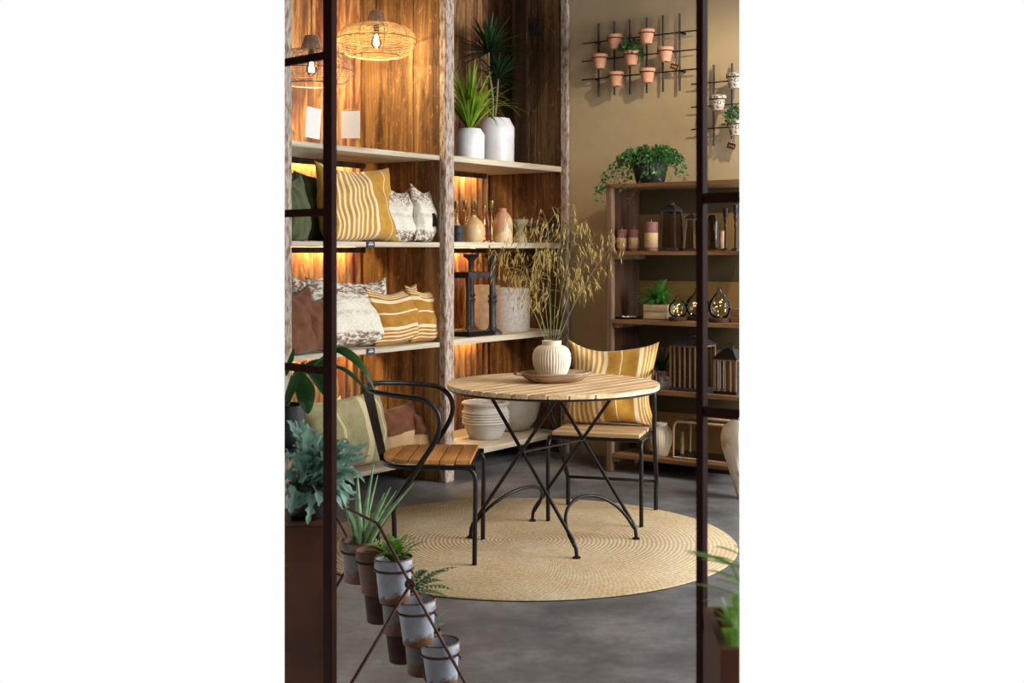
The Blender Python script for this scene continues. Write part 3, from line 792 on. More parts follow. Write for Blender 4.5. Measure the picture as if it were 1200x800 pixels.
# ---------------- right bay, second shelf
z = SZ2[1]
def stick(px, ytop, d, mt, label, idx, flare=1.0, name='candlestick', grp='slim metal candlesticks on the jug shelf'):
    p = spot_on('U', px, d, z); h = CH+(HZ-ytop)/F*p.y-z
    o = lathe_thing(name, label, 'candlestick', mt, [(.0005,0), (.032,0), (.030,.008), (.010,.016), (.007,.04), (.011,.055), (.006,.07), (.005,h*.45), (.010,h*.5), (.006,h*.55), (.005,h*.72), (.013,h*.76), (.006,h*.79), (.014,h*.82), (.015,h), (.011,h), (.010,h*.88), (.0005,h*.87)], p, grp, 16,
                    mod=lambda a, zz: 1+.18*math.sin(3*a+zz*120) if h*.1 < zz < h*.72 else 1)
    return o
stick(535, 236, .20, M['brass'], 'metal candlestick at the far left of the jug shelf', 0)
stick(545, 235, .34, M['brass'], 'tall metal candlestick behind the left shoulder of the round jug', 1)
stick(547.5, 242, .26, M['brass'], 'shorter metal candlestick just behind the round jug', 2)
stick(557, 235, .36, M['brass'], 'metal candlestick rising behind the neck of the round jug', 3)
stick(567.5, 241, .12, M['brass'], 'twisted metal candlestick right of the round jug', 4)
stick(576, 235, .13, M['brass'], 'tallest twisted metal candlestick beside the two-tone bottle', 5)
def pot_fit(name, label, cat, mt, px0, px1, yt, frame, zz, d, pts, group=None, n=32, mod=None):
    p, r, h = fit(frame, px0, px1, yt, zz, d)
    return lathe_thing(name, label, cat, mt, P(r, h, pts), p, group, n, mod)
pot_fit('stoneware_jug', 'round bulbous cream jug with a tiny neck among candlesticks', 'jug', M['jug'], 541, 569, 252, 'U', z, .14, [(.0,0), (.72,0), (.9,.1), (1,.35), (.95,.55), (.7,.76), (.35,.9), (.2,.94), (.22,1), (.14,1), (.12,.93), (0,.9)])
o = pot_fit('stoneware_bottle', 'straight-sided two-tone cream and pink stoneware bottle', 'bottle', M['jugpink'], 577.5, 601, 244, 'U', z, .14, [(0,0), (.95,0), (1,.04), (.98,.55), (.85,.72), (.5,.87), (.36,.92), (.42,.99), (.36,1), (.26,1), (.24,.92), (0,.9)])
pot_fit('small_jug', 'maroon glazed jug standing behind the candlesticks', 'jug', M['jugdark'], 560, 580, 247, 'U', z, .42, [(0,0), (.8,0), (1,.35), (.85,.65), (.35,.88), (.35,1), (.2,1), (0,.9)])
pot_fit('small_jug', 'small pale jug at the far left end behind the slate pots', 'jug', M['jug'], 527, 541, 254, 'U', z, .40, [(0,0), (.8,0), (1,.35), (.85,.65), (.35,.88), (.35,1), (.2,1), (0,.9)])
pot_fit('pedestal_dish', 'grey-green footed ceramic dish right of the two-tone bottle', 'dish', M['greenglaze'], 599, 619.5, 257, 'U', z, .12, [(0,0), (.85,0), (.88,.05), (.55,.35), (.38,.5), (.5,.68), (.95,.85), (1,1), (.9,1), (.6,.85), (0,.82)])
pot_fit('dark_bowl', 'dark bowl at the right end of the jug shelf', 'bowl', M['jugdark'], 618, 640, 268, 'U', z, .30, [(0,0), (.45,0), (.8,.4), (1,1), (.93,1), (.7,.45), (0,.15)])
pot_fit('dark_bowl', 'small brown bowl behind the grasses on the jug shelf', 'bowl', M['slate'], 630, 650, 270, 'U', z, .18, [(0,0), (.45,0), (.8,.4), (1,1), (.93,1), (.7,.45), (0,.15)])
for k in range(2):
    p = spot_on('U', 536.5, .14, z+.052*k)
    lathe_thing('slate_tealight_pot', ['lower of the two stacked dark slate pots', 'upper of the two stacked dark slate pots'][k], 'pot', M['slate'], [(.0005,0), (.030,0), (.034,.008), (.034,.046), (.036,.051), (.030,.051), (.028,.012), (.0005,.01)], p, 'stacked slate pots', 20)

# ---------------- right bay, third shelf
z = SZ2[2]
def tall_stick(px, ytop, d, label, rb=.062):
    p = spot_on('U', px, d, z); h = CH+(HZ-ytop)/F*p.y-z
    lathe_thing('turned_candlestick', label, 'candlestick', M['darkmetal'], [(.0005,0), (rb,0), (rb,.014), (rb*.8,.024), (rb*.45,.04), (.026,.055), (.022,.07), (.022,h*.36), (.026,h*.39), (.032,h*.41), (.022,h*.44), (.031,h*.47), (.020,h*.50), (.020,h*.90), (.028,h*.93), (.052,h*.96), (.054,h), (.040,h), (.012,h*.97), (.0005,h*.97)], p, 'tall turned candlesticks', 24)
tall_stick(552, 297, .40, 'tall grey turned candlestick standing behind the lantern frame')
tall_stick(577, 297, .13, 'tall grey turned candlestick in front of the white crock')
crock = [(0,0), (.97,0), (1,.03), (1,.80), (.985,.83), (1,.86), (1,.93), (.96,.99), (.9,1), (.86,.97), (.84,.3), (0,.1)]
pot_fit('linen_crock', 'large whitish textured crock on the third shelf', 'crock', M['linencrock'], 576, 621, 337, 'U', z, .26, crock, n=40)
pot_fit('tan_crock', 'tan crock half hidden behind the lantern and candlestick', 'crock', M['tancrock'], 545, 587, 334, 'U', z, .44, crock, n=40)
p = spot_on('U', 549, .20, z)
t = thing('lantern', 'open black metal lantern frame at the left of the third shelf', 'lantern', p, A_ANG)
m = MB(); m.box2((-.15,-.12,0), (.13,.12,.02)); m.box2((-.14,-.11,.02), (.12,.11,.03)); m.obj('base', M['black'], t, bevel=.002)
m = MB()
for x in (-.13, .11):
    for y in (-.10, .10): m = MB(); m.box2((x-.005, y-.005, .03), (x+.005, y+.005, .365)); m.obj('upright', M['darkmetal'], t)
m = MB(); m.box2((-.145,-.115,.365), (.125,.115,.40)); m.obj('top', M['darkmetal'], t, bevel=.003)

# ---------------- right bay, bottom shelf
z = SZ2[3]
ribs = lambda a, zz: 1
p, r, h = fit('U', 541, 597, 470, z, .26)
prof = [(0,0), (.62,0), (.68,.03), (.80,.2), (.93,.40)]
for k in range(5):
    zz = .42+k*.07; prof += [(.955,zz), (1.0,zz+.02), (.96,zz+.05)]
prof += [(.93,.80), (.90,.86), (.93,.90), (1.0,.94), (1.0,.985), (.95,1), (.86,.99), (.82,.9), (.8,.4), (0,.1)]
lathe_thing('ribbed_pot', 'grey clay pot with raised ribs on the bottom shelf', 'pot', M['greypot'], P(r, h, prof), p, None, 48)
p, r, h = fit('U', 562, 634, 452, z, .34)
lathe_thing('large_bowl_planter', 'large smooth grey clay planter behind the ribbed pot', 'planter', M['greypot'], P(r, h, [(0,0), (.42,0), (.6,.06), (.8,.25), (.92,.55), (.98,.9), (1,1), (.94,1), (.88,.6), (.5,.12), (0,.1)]), p+UA*.02, None, 48)

# ---------------- pendant lamps in the left bay
def pendant(px, d, ycap, ymid, ybot, mt, capmt, label, seed, r=.236):
    p = spot_on('U', px, d, 0); Y = p.y; zz = lambda y: CH+(HZ-y)/F*Y
    zc, zm, zb = zz(ycap), zz(ymid), zz(ybot); ztop = zc-.075
    t = thing('wicker_pendant_lamp', label, 'pendant lamp', (p.x, p.y, zm), 0, 'wicker pendant lamps over the cushions')
    rn = random.Random(seed)
    m = MB()
    for k in range(22):
        f = k/21; a = f*PI*.5
        rr = .055+(r-.055)*math.sin(a)**.8; z_ = ztop-(ztop-zm)*(1-math.cos(a))
        m.tube([(x, y, z_-zm+rn.uniform(-.003,.003)) for x, y, _ in circle((0,0,0), rr, 32)], .0010, 4, closed=True)
    for k in range(10):
        f = k/9; rr = r-(r-.14)*f**1.6; z_ = zm-(zm-zb)*math.sin(f*PI/2)
        m.tube([(x, y, z_-zm+rn.uniform(-.002,.002)) for x, y, _ in circle((0,0,0), rr, 32)], .0010, 4, closed=True)
    m.obj('shade', mt, t)
    m = MB()
    for k in range(10):
        a = 2*PI*k/10; pts = []
        for j in range(13):
            f = j/12; aa = f*PI*.5; rr = .055+(r-.055)*math.sin(aa)**.8; z_ = ztop-(ztop-zm)*(1-math.cos(aa)); pts.append((rr*math.cos(a), rr*math.sin(a), z_-zm))
        for j in range(1, 7):
            f = j/6; rr = r-(r-.14)*f**1.6; z_ = zm-(zm-zb)*math.sin(f*PI/2); pts.append((rr*math.cos(a), rr*math.sin(a), z_-zm))
        m.tube(pts, .002, 5)
    for rr, z_ in ((.14, zb), (r, zm), (.055, ztop)): m.tube([(x, y, z_-zm) for x, y, _ in circle((0,0,0), rr, 36)], .003, 6, closed=True)
    m.obj('shade_ribs', M['darkwire'], t)
    m = MB()
    for k in range(9):
        f = k/8; m.tube([(x, y, zc-zm-.075*f) for x, y, _ in circle((0,0,0), .036+.022*f, 20)], .0035, 5, closed=True)
    for k in range(12):
        a = 2*PI*k/12; m.tube([(.036*math.cos(a), .036*math.sin(a), zc-zm), (.058*math.cos(a), .058*math.sin(a), zc-zm-.075)], .003, 5)
    m.lathe([(.0005,0), (.036,0), (.036,.004), (.0005,.004)], (0,0,zc-zm), 16)
    m.obj('cap', capmt, t)
    m = MB(); m.tube([(0,0,zc-zm), (0,0,3.5-zm)], .003, 6); m.obj('cord', M['black'], t)
    zs = zc-.12
    m = MB(); m.lathe([(.0005,0), (.016,0), (.018,.03), (.012,.05), (.0005,.05)], (0,0,zs-zm), 14); m.tube([(0,0,zs-zm+.05), (0,0,zc-zm)], .003, 5); m.obj('lamp_socket', M['darkmetal'], t, smooth=True, auto=.7)
    bz = zs-.095-zm
    m = MB(); m.lathe([(.0005,0), (.018,.004), (.031,.025), (.030,.045), (.018,.075), (.013,.095), (.0005,.095)], (0,0,bz), 18); b = m.obj('bulb', M['glass'], t, smooth=True)
    b['label'] = 'clear glowing filament bulb'
    m = MB()
    for k in range(6):
        a = 2*PI*k/6; m.tube([(.013*math.cos(a), .013*math.sin(a), bz+.02), (.006*math.cos(a+.4), .006*math.sin(a+.4), bz+.078)], .0022, 5)
    m.obj('filament', M['filament'], b)
    d_ = bpy.data.lights.new('bulb_light', 'POINT'); d_.energy = 16; d_.color = (1, .76, .46); d_.shadow_soft_size = .028
    L = bpy.data.objects.new('bulb_light', d_); C.objects.link(L); L.parent = t; L.location = (0, 0, bz-.03)
    return t, p, zm, zb
t1, p1, zm1, zb1 = pendant(441, .32, 14, 47, 66, M['goldwire'], M['darkwire'], 'natural wicker pendant lamp with a glowing bulb, right of the window post', 1)
t2, p2, zm2, zb2 = pendant(365, .32, 43, 84, 99, M['darkwire'], M['darkwire'], 'dark wicker pendant lamp with a glowing bulb, behind the window post', 2)
for (px, y0, y1, wpx, d, rz, src, lab) in ((411, 130, 162, 21, .14, -.1, 62, 'white blank card tag hanging from the natural wicker lamp'), (367, 126, 162, 16, .14, .9, 66, 'white blank card tag hanging aslant from the dark wicker lamp')):
    p = spot_on('U', px, d, 0); Y = p.y; zt = CH+(HZ-y0)/F*Y; zb_ = CH+(HZ-y1)/F*Y; ww = .105
    t = thing('hanging_tag', lab, 'tag', (p.x, p.y, zb_), rz, 'white card tags under the pendant lamps')
    m = MB(); m.box((0, 0, (zt-zb_)/2), (ww, .0015, zt-zb_), ry=.0 if rz < 0 else .08); m.obj('card', M['paper'], t)
    m = MB(); zs = CH+(HZ-src)/F*Y; m.tube([(0,0,zt-zb_), (0,0,zs-zb_)], .0014, 5); m.tube([(-ww*.45,0,zt-zb_), (0,0,zt-zb_+.012), (ww*.45,0,zt-zb_)], .0012, 4); m.obj('string', M['string'], t)

# ============================================================ things in the bookcase
z = BZ[1]
def candle(px0, px1, ytop, e, label, lab_hi):
    p, r, h = fit('B', px0, px1, ytop, z, e)
    t = thing('pillar_candle', label, 'candle', p, B_ANG-.4, 'mauve pillar candles')
    m = MB(); m.lathe([(.0005,0), (r*.97,0), (r,.003), (r,h-.004), (r*.95,h), (r*.5,h-.006), (.0005,h-.007)], n=28); m.obj('wax', M['candle'], t, smooth=True, auto=.7)
    m = MB(); m.lathe([(r+.0006, h*.12), (r+.0008, h*lab_hi)], n=28)
    for f in []: pass
    o = m.obj('paper_band', M['kraft'], t, smooth=True)
    m = MB(); 
    for k in range(4): a = -PI/2+(k-1.5)*.16; m.box(((r+.0012)*math.cos(a), (r+.0012)*math.sin(a), h*.36), (.0045, .0006, .004), rz=a+PI/2)
    m.obj('lettering', M['slate'], o)
    m = MB(); m.tube([(0,0,h-.008), (.001,0,h+.008), (-.001,0,h+.018)], .0009, 5); m.obj('wick', M['string'], t)
candle(722.5, 735.5, 269, .07, 'shorter mauve pillar candle nearest the bookcase side', .6)
candle(737, 749, 269, .07, 'shorter mauve pillar candle in the middle of the three', .62)
candle(755.5, 771, 260, .06, 'tallest and thickest mauve pillar candle', .62)
def lantern(loc, w_, h_, label, slats=0, mt='darkmetal', capm='darkmetal', rz=B_ANG, taper=1.0, roof=.16, gl='smokeglass', grp=None):
    t = thing('lantern', label, 'lantern', loc, rz, grp)
    a = w_/2; b = a*taper; zb, zt = .02*h_/.3, h_*(1-roof)
    m = MB(); m.box((0,0,zb/2), (w_, w_, zb)); m.obj('base', M[capm], t, bevel=.002)
    m = MB()
    for sx_ in (-1, 1):
        for sy_ in (-1, 1): m.beam((sx_*(a-.006), sy_*(a-.006), zb), (sx_*(b-.006), sy_*(b-.006), zt), .011, .011, up=(0,1,0))
    if slats:
        for k in range(slats):
            f = (k+1)/(slats+1)*2-1
            for sy_ in (-1, 1): m.beam((f*a, sy_*(a-.004), zb), (f*b, sy_*(b-.004), zt), .006, .02, up=(0,1,0))
    for sy_ in (-1, 1):
        m.beam((-b, sy_*(b-.005), zt), (b, sy_*(b-.005), zt), .01, .012); m.beam((sy_*(b-.005), -b, zt), (sy_*(b-.005), b, zt), .01, .012)
    m.obj('frame', M[mt], t)
    m = MB()
    for sx_, sy_ in ((1,0), (-1,0), (0,1), (0,-1)):
        o1 = Vector((-sy_, sx_, 0))
        q = [Vector((sx_, sy_, 0))*(a-.012)-o1*(a-.012)+Vector((0,0,zb)), Vector((sx_, sy_, 0))*(a-.012)+o1*(a-.012)+Vector((0,0,zb)), Vector((sx_, sy_, 0))*(b-.012)+o1*(b-.012)+Vector((0,0,zt)), Vector((sx_, sy_, 0))*(b-.012)-o1*(b-.012)+Vector((0,0,zt))]
        m.b.faces.new([m.b.verts.new(v) for v in q])
    m.obj('glass', M[gl], t)
    m = MB()
    lo = [m.b.verts.new((x*b*1.08, y*b*1.08, zt+.005)) for x, y in ((-1,-1), (1,-1), (1,1), (-1,1))]; hi = [m.b.verts.new((x*b*.4, y*b*.4, h_*.965)) for x, y in ((-1,-1), (1,-1), (1,1), (-1,1))]
    m.b.faces.new(lo[::-1]); m.b.faces.new(hi)
    for k in range(4): m.b.faces.new((lo[k], lo[(k+1) % 4], hi[(k+1) % 4], hi[k]))
    m.lathe([(b*.35, 0), (b*.35, h_*.02), (b*.2, h_*.035), (.0005, h_*.035)], (0,0,h_*.96), 12)
    m.obj('roof', M[capm], t)
    m = MB(); m.tube([(x, 0, z_+h_) for x, _, z_ in circle((0,0,0), b*.28, 18, 'y')], .0025, 5, closed=True); m.obj('ring_handle', M[capm], t)
    return t
p, r, h = fit('B', 775, 799, 238, z, .16)
lantern(p, r*1.8, h, 'glass lantern with ring top beside the tallest candle', 0, 'darkmetal', 'darkmetal', B_ANG, .85)
p, r, h = fit('B', 800, 822, 250, z, .17)
lantern(p, r*1.5, h, 'smaller tapered glass lantern at the window post', 0, 'casepost', 'darkmetal', B_ANG, .75)
pot_fit('glass_bottle_vase', 'dark glass vase just right of the window post', 'vase', M['smokeglass'], 828, 843, 252, 'B', z, .16, [(.0,.02), (.9,.02), (1,.1), (1,.75), (.8,.9), (.6,1), (.55,.99), (.75,.88), (.94,.75), (.94,.1), (0,.05)])
def bstick(px, ytop, e, label):
    p = spot_on('B', px, e, z); h = CH+(HZ-ytop)/F*p.y-z
    lathe_thing('iron_candlestick', label, 'candlestick', M['black'], [(.0005,0), (.03,0), (.028,.01), (.008,.018), (.006,h*.5), (.010,h*.54), (.006,h*.6), (.008,h*.68), (.013,h*.72), (.009,h*.76), (.014,h*.82), (.015,h), (.010,h), (.0005,h*.95)], p, 'black iron candlesticks in the bookcase', 16)
bstick(850, 244, .10, 'black iron candlestick, shorter of the two in the bookcase')
bstick(862, 240, .08, 'black iron candlestick at the right edge, taller of the two in the bookcase')
p, r, h = fit('B', 843, 850, 268, z, .22)
lathe_thing('amber_candle', 'plain brown candle behind the black iron candlesticks', 'candle', M['tancrock'], [(.0005,0), (.02,0), (.02,.12), (.0005,.12)], p, None, 16)

z = BZ[2]
p = spot_on('B', 737, .12, z)
t = lathe_thing('black_plate', 'flat black plate holding pale shells on the third bookcase shelf', 'plate', M['black'], [(.0005,0), (.06,0), (.09,.012), (.085,.014), (.05,.006), (.0005,.006)], p, None, 28)
for k, (dx, dy) in enumerate(((-.035,.0), (-.012,-.025), (.012,.01), (.035,-.012), (.0,.035))):
    m = MB(); m.lathe([(.0005,0), (.012,.002), (.014,.006), (.008,.011), (.0005,.012)], n=12, sy=.7, mod=lambda a, q: 1+.08*math.sin(7*a))
    o = m.obj('shell', M['amphora'] if k % 2 else M['whiteceramic'], smooth=True, loc=(p.x+dx, p.y+dy, z+.0065)); tag(o, ['pale shell at the left of the black plate', 'pale shell at the front of the black plate', 'pale shell in the middle of the black plate', 'pale shell at the right of the black plate', 'pale shell at the back of the black plate'][k], 'shell', 'shells on the black plate')
# fern in crate
p = spot_on('B', 772, .16, z)
t = thing('potted_fern', 'feathery green fern in a small pale wooden crate', 'potted plant', p, B_ANG+.12)
m = MB()
for y in (-.055, .055):
    for k in range(2): m.box((0, y, .027+k*.046), (.15, .008, .043))
for x in (-.075, .075):
    for k in range(2): m.box((x, 0, .027+k*.046), (.008, .118, .043))
m.box((0,0,.008), (.14,.10,.008)); m.obj('crate', M['crate'], t, bevel=.001)
m = MB(); m.box((0,0,.078), (.14,.10,.006)); m.obj('soil', M['soil'], t)
m = MB(); rn = random.Random(9)
for k in range(80):
    a = rn.uniform(0, 2*PI); l_ = rn.uniform(.06, .22); hh_ = rn.uniform(-.02, .19)*(1-l_*1.6)
    frond(m, (0,0,.08), (l_*math.cos(a), l_*math.sin(a)*.7, .08+hh_), .09, 24, .022, .0017)
m.obj('foliage', M['fern'], t)
def cloche(px0, px1, ytop, e, label, onion=True):
    p, r, h = fit('B', px0, px1, ytop, z, e)
    t = thing('glass_cloche', label, 'cloche', p, 0, 'onion-shaped glass cloches on dark wooden bases')
    m = MB(); m.lathe([(.0005,0), (r*.92,0), (r*.95,.004), (r*.95,.022), (r*.9,.026), (.0005,.026)], n=28); m.obj('base', M['casedark'], t, smooth=True, auto=.6)
    m = MB(); H = h-.026
    m.lathe([(r*.60,.026), (r*.86,.026+H*.12), (r*.98,.026+H*.32), (r*.9,.026+H*.52), (r*.55,.026+H*.7), (r*.28,.026+H*.82), (r*.2,.026+H*.9), (r*.22,.026+H*.96), (.0005,h)], n=28); m.b.faces.ensure_lookup_table()
    m.obj('glass_dome', M['glass'], t, smooth=True)
    m = MB(); m.tube(spline([(rn.uniform(-.6,.6)*r, rn.uniform(-.6,.6)*r, .035+rn.uniform(0,.5)*H) for _ in range(8)], 4), .0006, 4); st = m.obj('light_wire', M['brass'], t)
    m = MB()
    for _ in range(12): m.lathe([(.0003,0), (.0018,.0018), (.0003,.0036)], (rn.uniform(-.5,.5)*r, rn.uniform(-.5,.5)*r, .035+rn.uniform(0,.55)*H), 6)
    m.obj('tiny_light', M['fairy'], t)
M['fairy'] = emis('tiny_warm_light', (255,200,120), 22)
cloche(783, 806, 345, .07, 'small onion-shaped glass cloche with tiny lights, beside the fern crate')
cloche(803, 832, 337, .22, 'glass cloche half hidden behind the right window post')
cloche(830, 857, 336, .10, 'large onion-shaped glass cloche with tiny lights, right of the window post')
m = MB()
for k in range(2): m.box((0, 0, .02+k*.042), (.10, .09, .04))
o = m.obj('small_crate', M['caseboard'], loc=spot_on('B', 869, .14, z), bevel=.002); o.rotation_euler[2] = B_ANG; tag(o, 'small brown wooden box at the right edge of the third shelf', 'box')

z = BZ[3]
p = spot_on('B', 779, .15, z)
t = thing('potted_grass', 'dark spiky plant in a mottled zinc planter behind the cushion corner', 'potted plant', p, B_ANG)
m = MB(); m.prism([(-.075,-.05), (.075,-.05), (.075,.05), (-.075,.05)], 0, .105); m.box2((-.078,-.053,.098), (.078,.053,.108)); m.obj('planter', M['zinc'], t, bevel=.003)
m = MB(); rn = random.Random(12); straps(m, 46, .24, .006, (-.02,0,.10), (.1, 1.3), .3, rn, 5); m.obj('foliage', M['leafdark'], t)
p, r, h = fit('B', 791, 838, 391, z, .2)
lantern(p-VD*.03, .21, h, 'grey slatted wooden lantern behind the right window post', 5, 'casepost', 'darkmetal', B_ANG, 1.0, .2)
p, r, h = fit('B', 838, 866, 402, z, .14)
lantern(p+VA*.02, .15, h*.92, 'darker slatted lantern with a broad cap at the right edge', 3, 'casepost', 'black', B_ANG, 1.0, .26)

z = BZ[4]
p, r, h = fit('B', 762, 788, 495, z, .12)
rib = lambda a, zz: 1+.022*math.cos(26*a)
vaseP = [(0,0), (.55,0), (.6,.03), (.75,.18), (.95,.40), (1,.58), (.93,.76), (.70,.88), (.52,.90), (.50,.93), (.52,.99), (.49,1), (.42,.99), (.42,.9), (0,.85)]
lathe_thing('ribbed_vase', 'small white vertically ribbed vase on the lowest bookcase shelf', 'vase', M['cream'], P(r, h, [(a, b) for a, b in vaseP]), p, None, 104, rib)
pot_fit('brown_jar', 'brown round jar half hidden behind the white ribbed vase', 'jar', M['jug'], 752, 771, 487, 'B', z, .27, [(0,0), (.7,0), (1,.3), (1,.6), (.7,.85), (.5,.9), (.5,1), (.4,1), (0,.9)])
m = MB(); m.box2((-.03,-.02,0), (-.006,.02,.15)); m.box2((.006,-.02,0), (.03,.02,.15)); m.box2((-.006,-.015,.06), (.006,.015,.09))
o = m.obj('wooden_bookend', M['crate'], loc=spot_on('B', 795, .18, z), bevel=.002); o.rotation_euler[2] = B_ANG; tag(o, 'pale upright wooden block beside the copper-edged glass case', 'block')
p = spot_on('B', 832, .18, z); t = thing('glass_case', 'dark glass case with a copper rim on the lowest bookcase shelf', 'glass case', p, B_ANG)
cw, cd, chh = .19, .11, .22
m = MB(); arc = [(-cw, 0), (-cw, chh*.8), (-cw*.96, chh*.92), (-cw*.86, chh), (cw*.86, chh), (cw*.96, chh*.92), (cw, chh*.8), (cw, 0)]
for y in (-cd, cd): m.tube([(x, y, q+.006) for x, q in arc], .008, 8, closed=True)
m.obj('rim', M['tancrock'], t, smooth=True)
m = MB(); v0 = [[m.b.verts.new((x, y, q+.006)) for x, q in arc] for y in (-cd, cd)]
for a in range(len(arc)-1): m.b.faces.new((v0[0][a], v0[0][a+1], v0[1][a+1], v0[1][a]))
m.b.faces.new([m.b.verts.new((x, -cd, q+.006)) for x, q in arc]); m.obj('glass', M['smokeglass'], t)
m = MB(); m.box((0,0,.01), (cw*1.9, cd*1.9, .012)); m.obj('base', M['black'], t)

# ---- trailing plant on top
p = spot_on('B', 762, .14, BZ[0])
t = thing('trailing_ivy', 'trailing small-leaved plant in a dark pot on top of the bookcase', 'potted plant', p, B_ANG)
m = MB(); m.lathe([(.0005,0), (.08,0), (.092,.02), (.112,.12), (.118,.165), (.122,.17), (.112,.17), (.10,.13), (.0005,.13)], n=30); m.obj('pot', M['darkplastic'], t, smooth=True, auto=.8)
m = MB(); rn = random.Random(21)
bushy(m, 1100, (0,0,.15), .20, .024, .009, rn, .45)
m.obj('foliage', M['ivy'], t)
m = MB()
def vine(pts, nl):
    q = spline(pts, 6); m.tube(q, .0012, 4)
    for k in range(nl):
        c = q[int(len(q)*(.1+.9*k/nl)) % len(q)]; leaflet(m, c+Vector((rn.uniform(-.01,.01), rn.uniform(-.01,.01), rn.uniform(-.01,.01))), (rn.uniform(-1,1), rn.uniform(-1,1), rn.uniform(-.8,.5)), (rn.uniform(-1,1), rn.uniform(-1,1), .3), .024, .009)
for k in range(44):
    a = rn.uniform(PI*.8, 2.2*PI); rr = rn.uniform(.17, .25); hz = rn.uniform(.0, .12)
    pts = [(.08*math.cos(a), .08*math.sin(a), .16), (rr*.7*math.cos(a), rr*.6*math.sin(a), .19), (rr*1.0*math.cos(a), min(rr*.75*math.sin(a), .05)-.0, hz+.02)]
    vine(pts, 14)
for x0, dn in ((-.26, -.10), (-.235, -.05), (-.29, -.11)):
    vine([(-.07,-.06,.16), (-.17,-.12,.15), (x0+.03,-.155,.03), (x0,-.165,dn*.4), (x0+.0,-.165,dn)], 26)
vine([(.04,-.09,.16), (.03,-.15,.06), (.0,-.17,-.03), (-.06,-.17,-.13)], 6); vine([(-.05,-.09,.16), (-.08,-.15,.04), (-.10,-.165,-.04)], 14)
m.obj('trailing_vines', M['ivy'], t)

# ---- wall trellises
def trellis(name, label, verts_, hors, pxs, e=.425):
    p = spot_on('B', pxs, e, 0); t = thing(name, label, 'trellis', (p.x, p.y, 1.9), B_ANG)
    t0 = Qt(pxs, e); Z = lambda px, py: CH+(HZ-py)/F*Q(Qt(px, e), e, 0).y-1.9
    for px, ya, yb in verts_:
        x = Qt(px, e)-t0; m = MB(); m.tube([(x, 0, Z(px, yb)), (x, 0, Z(px, ya))], .0075, 8); m.obj('upright', M['slate'], t, smooth=True, auto=.8)
    for pa, ya, pb in hors:
        m = MB(); z_ = Z(pa, ya); m.tube([(Qt(pa, e)-t0, -.011, z_), (Qt(pb, e)-t0, -.011, z_)], .0045, 8)
        if hors.index((pa, ya, pb)) != 1:
            for q in (pa+(pb-pa)*.12, pa+(pb-pa)*.86): m.tube([(Qt(q, e)-t0, -.008, z_-.005), (Qt(q, e)-t0, .033, z_-.005)], .008, 8)
        m.obj('crossbar', M['black'], t, smooth=True, auto=.8)
    return t
trellis('wall_trellis', 'black metal wall trellis holding seven terracotta pots', [(701.5,27.6,113), (720,25,111.5), (738.2,23,110.5), (757.9,20.5,109), (777,18,107.5), (796.5,15.7,106.5)], [(683.6,51.5,819), (683,72.4,819), (683,94,819)], 740)
trellis('wall_trellis', 'black metal wall trellis holding speckled pots, right of the window post', [(836.6,76,171), (858,74,163)], [(811,99,880), (811,126,880), (811,152,880)], 850)
def wall_pot(px, py, e, mt, label, grp, wpx=19, plant=None, name='terracotta_pot'):
    pp = spot_on('B', px, e-.062, 0); zt = CH+(HZ-py)/F*pp.y; r = wpx/2/F*pp.y; h = r*1.75
    t = thing(name, label, 'plant pot', (pp.x, pp.y, zt-h), B_ANG, grp)
    m = MB(); m.lathe([(.0005,0), (r*.62,0), (r*.66,.003), (r*.88,h*.74), (r*.9,h*.76), (r,h*.78), (r,h-.003), (r*.96,h), (r*.88,h), (r*.8,h*.7), (.0005,h*.6)], n=28); m.obj('pot', mt, t, smooth=True, auto=.5)
    m = MB(); m.tube([(x, y, h*.73) for x, y, _ in circle((0,0,0), r*.98, 28)], .0028, 6, closed=True); m.tube([(0, r*.98, h*.73), (0, .062-.013, h*.73)], .0035, 6); m.obj('holder_ring', M['black'], t)
    if plant:
        m = MB(); rn = random.Random(plant); bushy(m, 150, (0,0,h*.95), r*1.45, .03, .010, rn, 1.1)
        m.obj('foliage', M['ivy'], t)
    return t
e_ = .425
for px, py, lab, pl in ((720.4,40.7,'terracotta pot at the upper left of the trellis, left of the planted pot',None), (757.9,34.6,'terracotta pot highest on the trellis, right of the leafy one',None), (702.8,63.8,'leftmost terracotta pot on the trellis',None), (740,59.8,'terracotta pot with a leafy green plant on the trellis',31), (779.7,55.6,'rightmost terracotta pot on the trellis',None), (721.7,84.5,'lower left terracotta pot in the bottom row of the trellis',None), (758.7,80.3,'lower right terracotta pot in the bottom row of the trellis',None)):
    wall_pot(px, py, e_, M['terracotta'], lab, 'terracotta pots on the wall trellis', 19, pl)
for px, py, lab, pl in ((861,86,'speckled stone pot highest on the right trellis',None), (841,112,'speckled stone pot just right of the window post',None), (862,141,'speckled stone pot with a small leafy plant on the right trellis',33)):
    wall_pot(px, py, e_, M['speckle'], lab, 'speckled pots on the right trellis', 20, pl, 'speckled_pot')
for px, py, rr, lab in ((790,78,.3,'small brown tag hanging on the terracotta pot trellis'), (857,171,.35,'small brown tag hanging below the speckled pots')):
    p = spot_on('B', px, e_-.025, 0); zt = CH+(HZ-py)/F*p.y
    t = thing('trellis_tag', lab, 'tag', (p.x, p.y, zt), B_ANG, 'brown tags on the trellises'); m = MB(); m.box((0,0,0), (.055,.003,.035), ry=rr); m.obj('card', M['corten'], t)
    m = MB()
    for k in range(3): m.box((-.012+k*.013, -.0022, .0-(k-1)*.004), (.008,.001,.012), ry=rr)
    m.obj('lettering', M['kraft'], t); m = MB(); m.tube([(.0,0,.016), (.004,.01,.05)], .0012, 4); m.obj('string', M['string'], t)

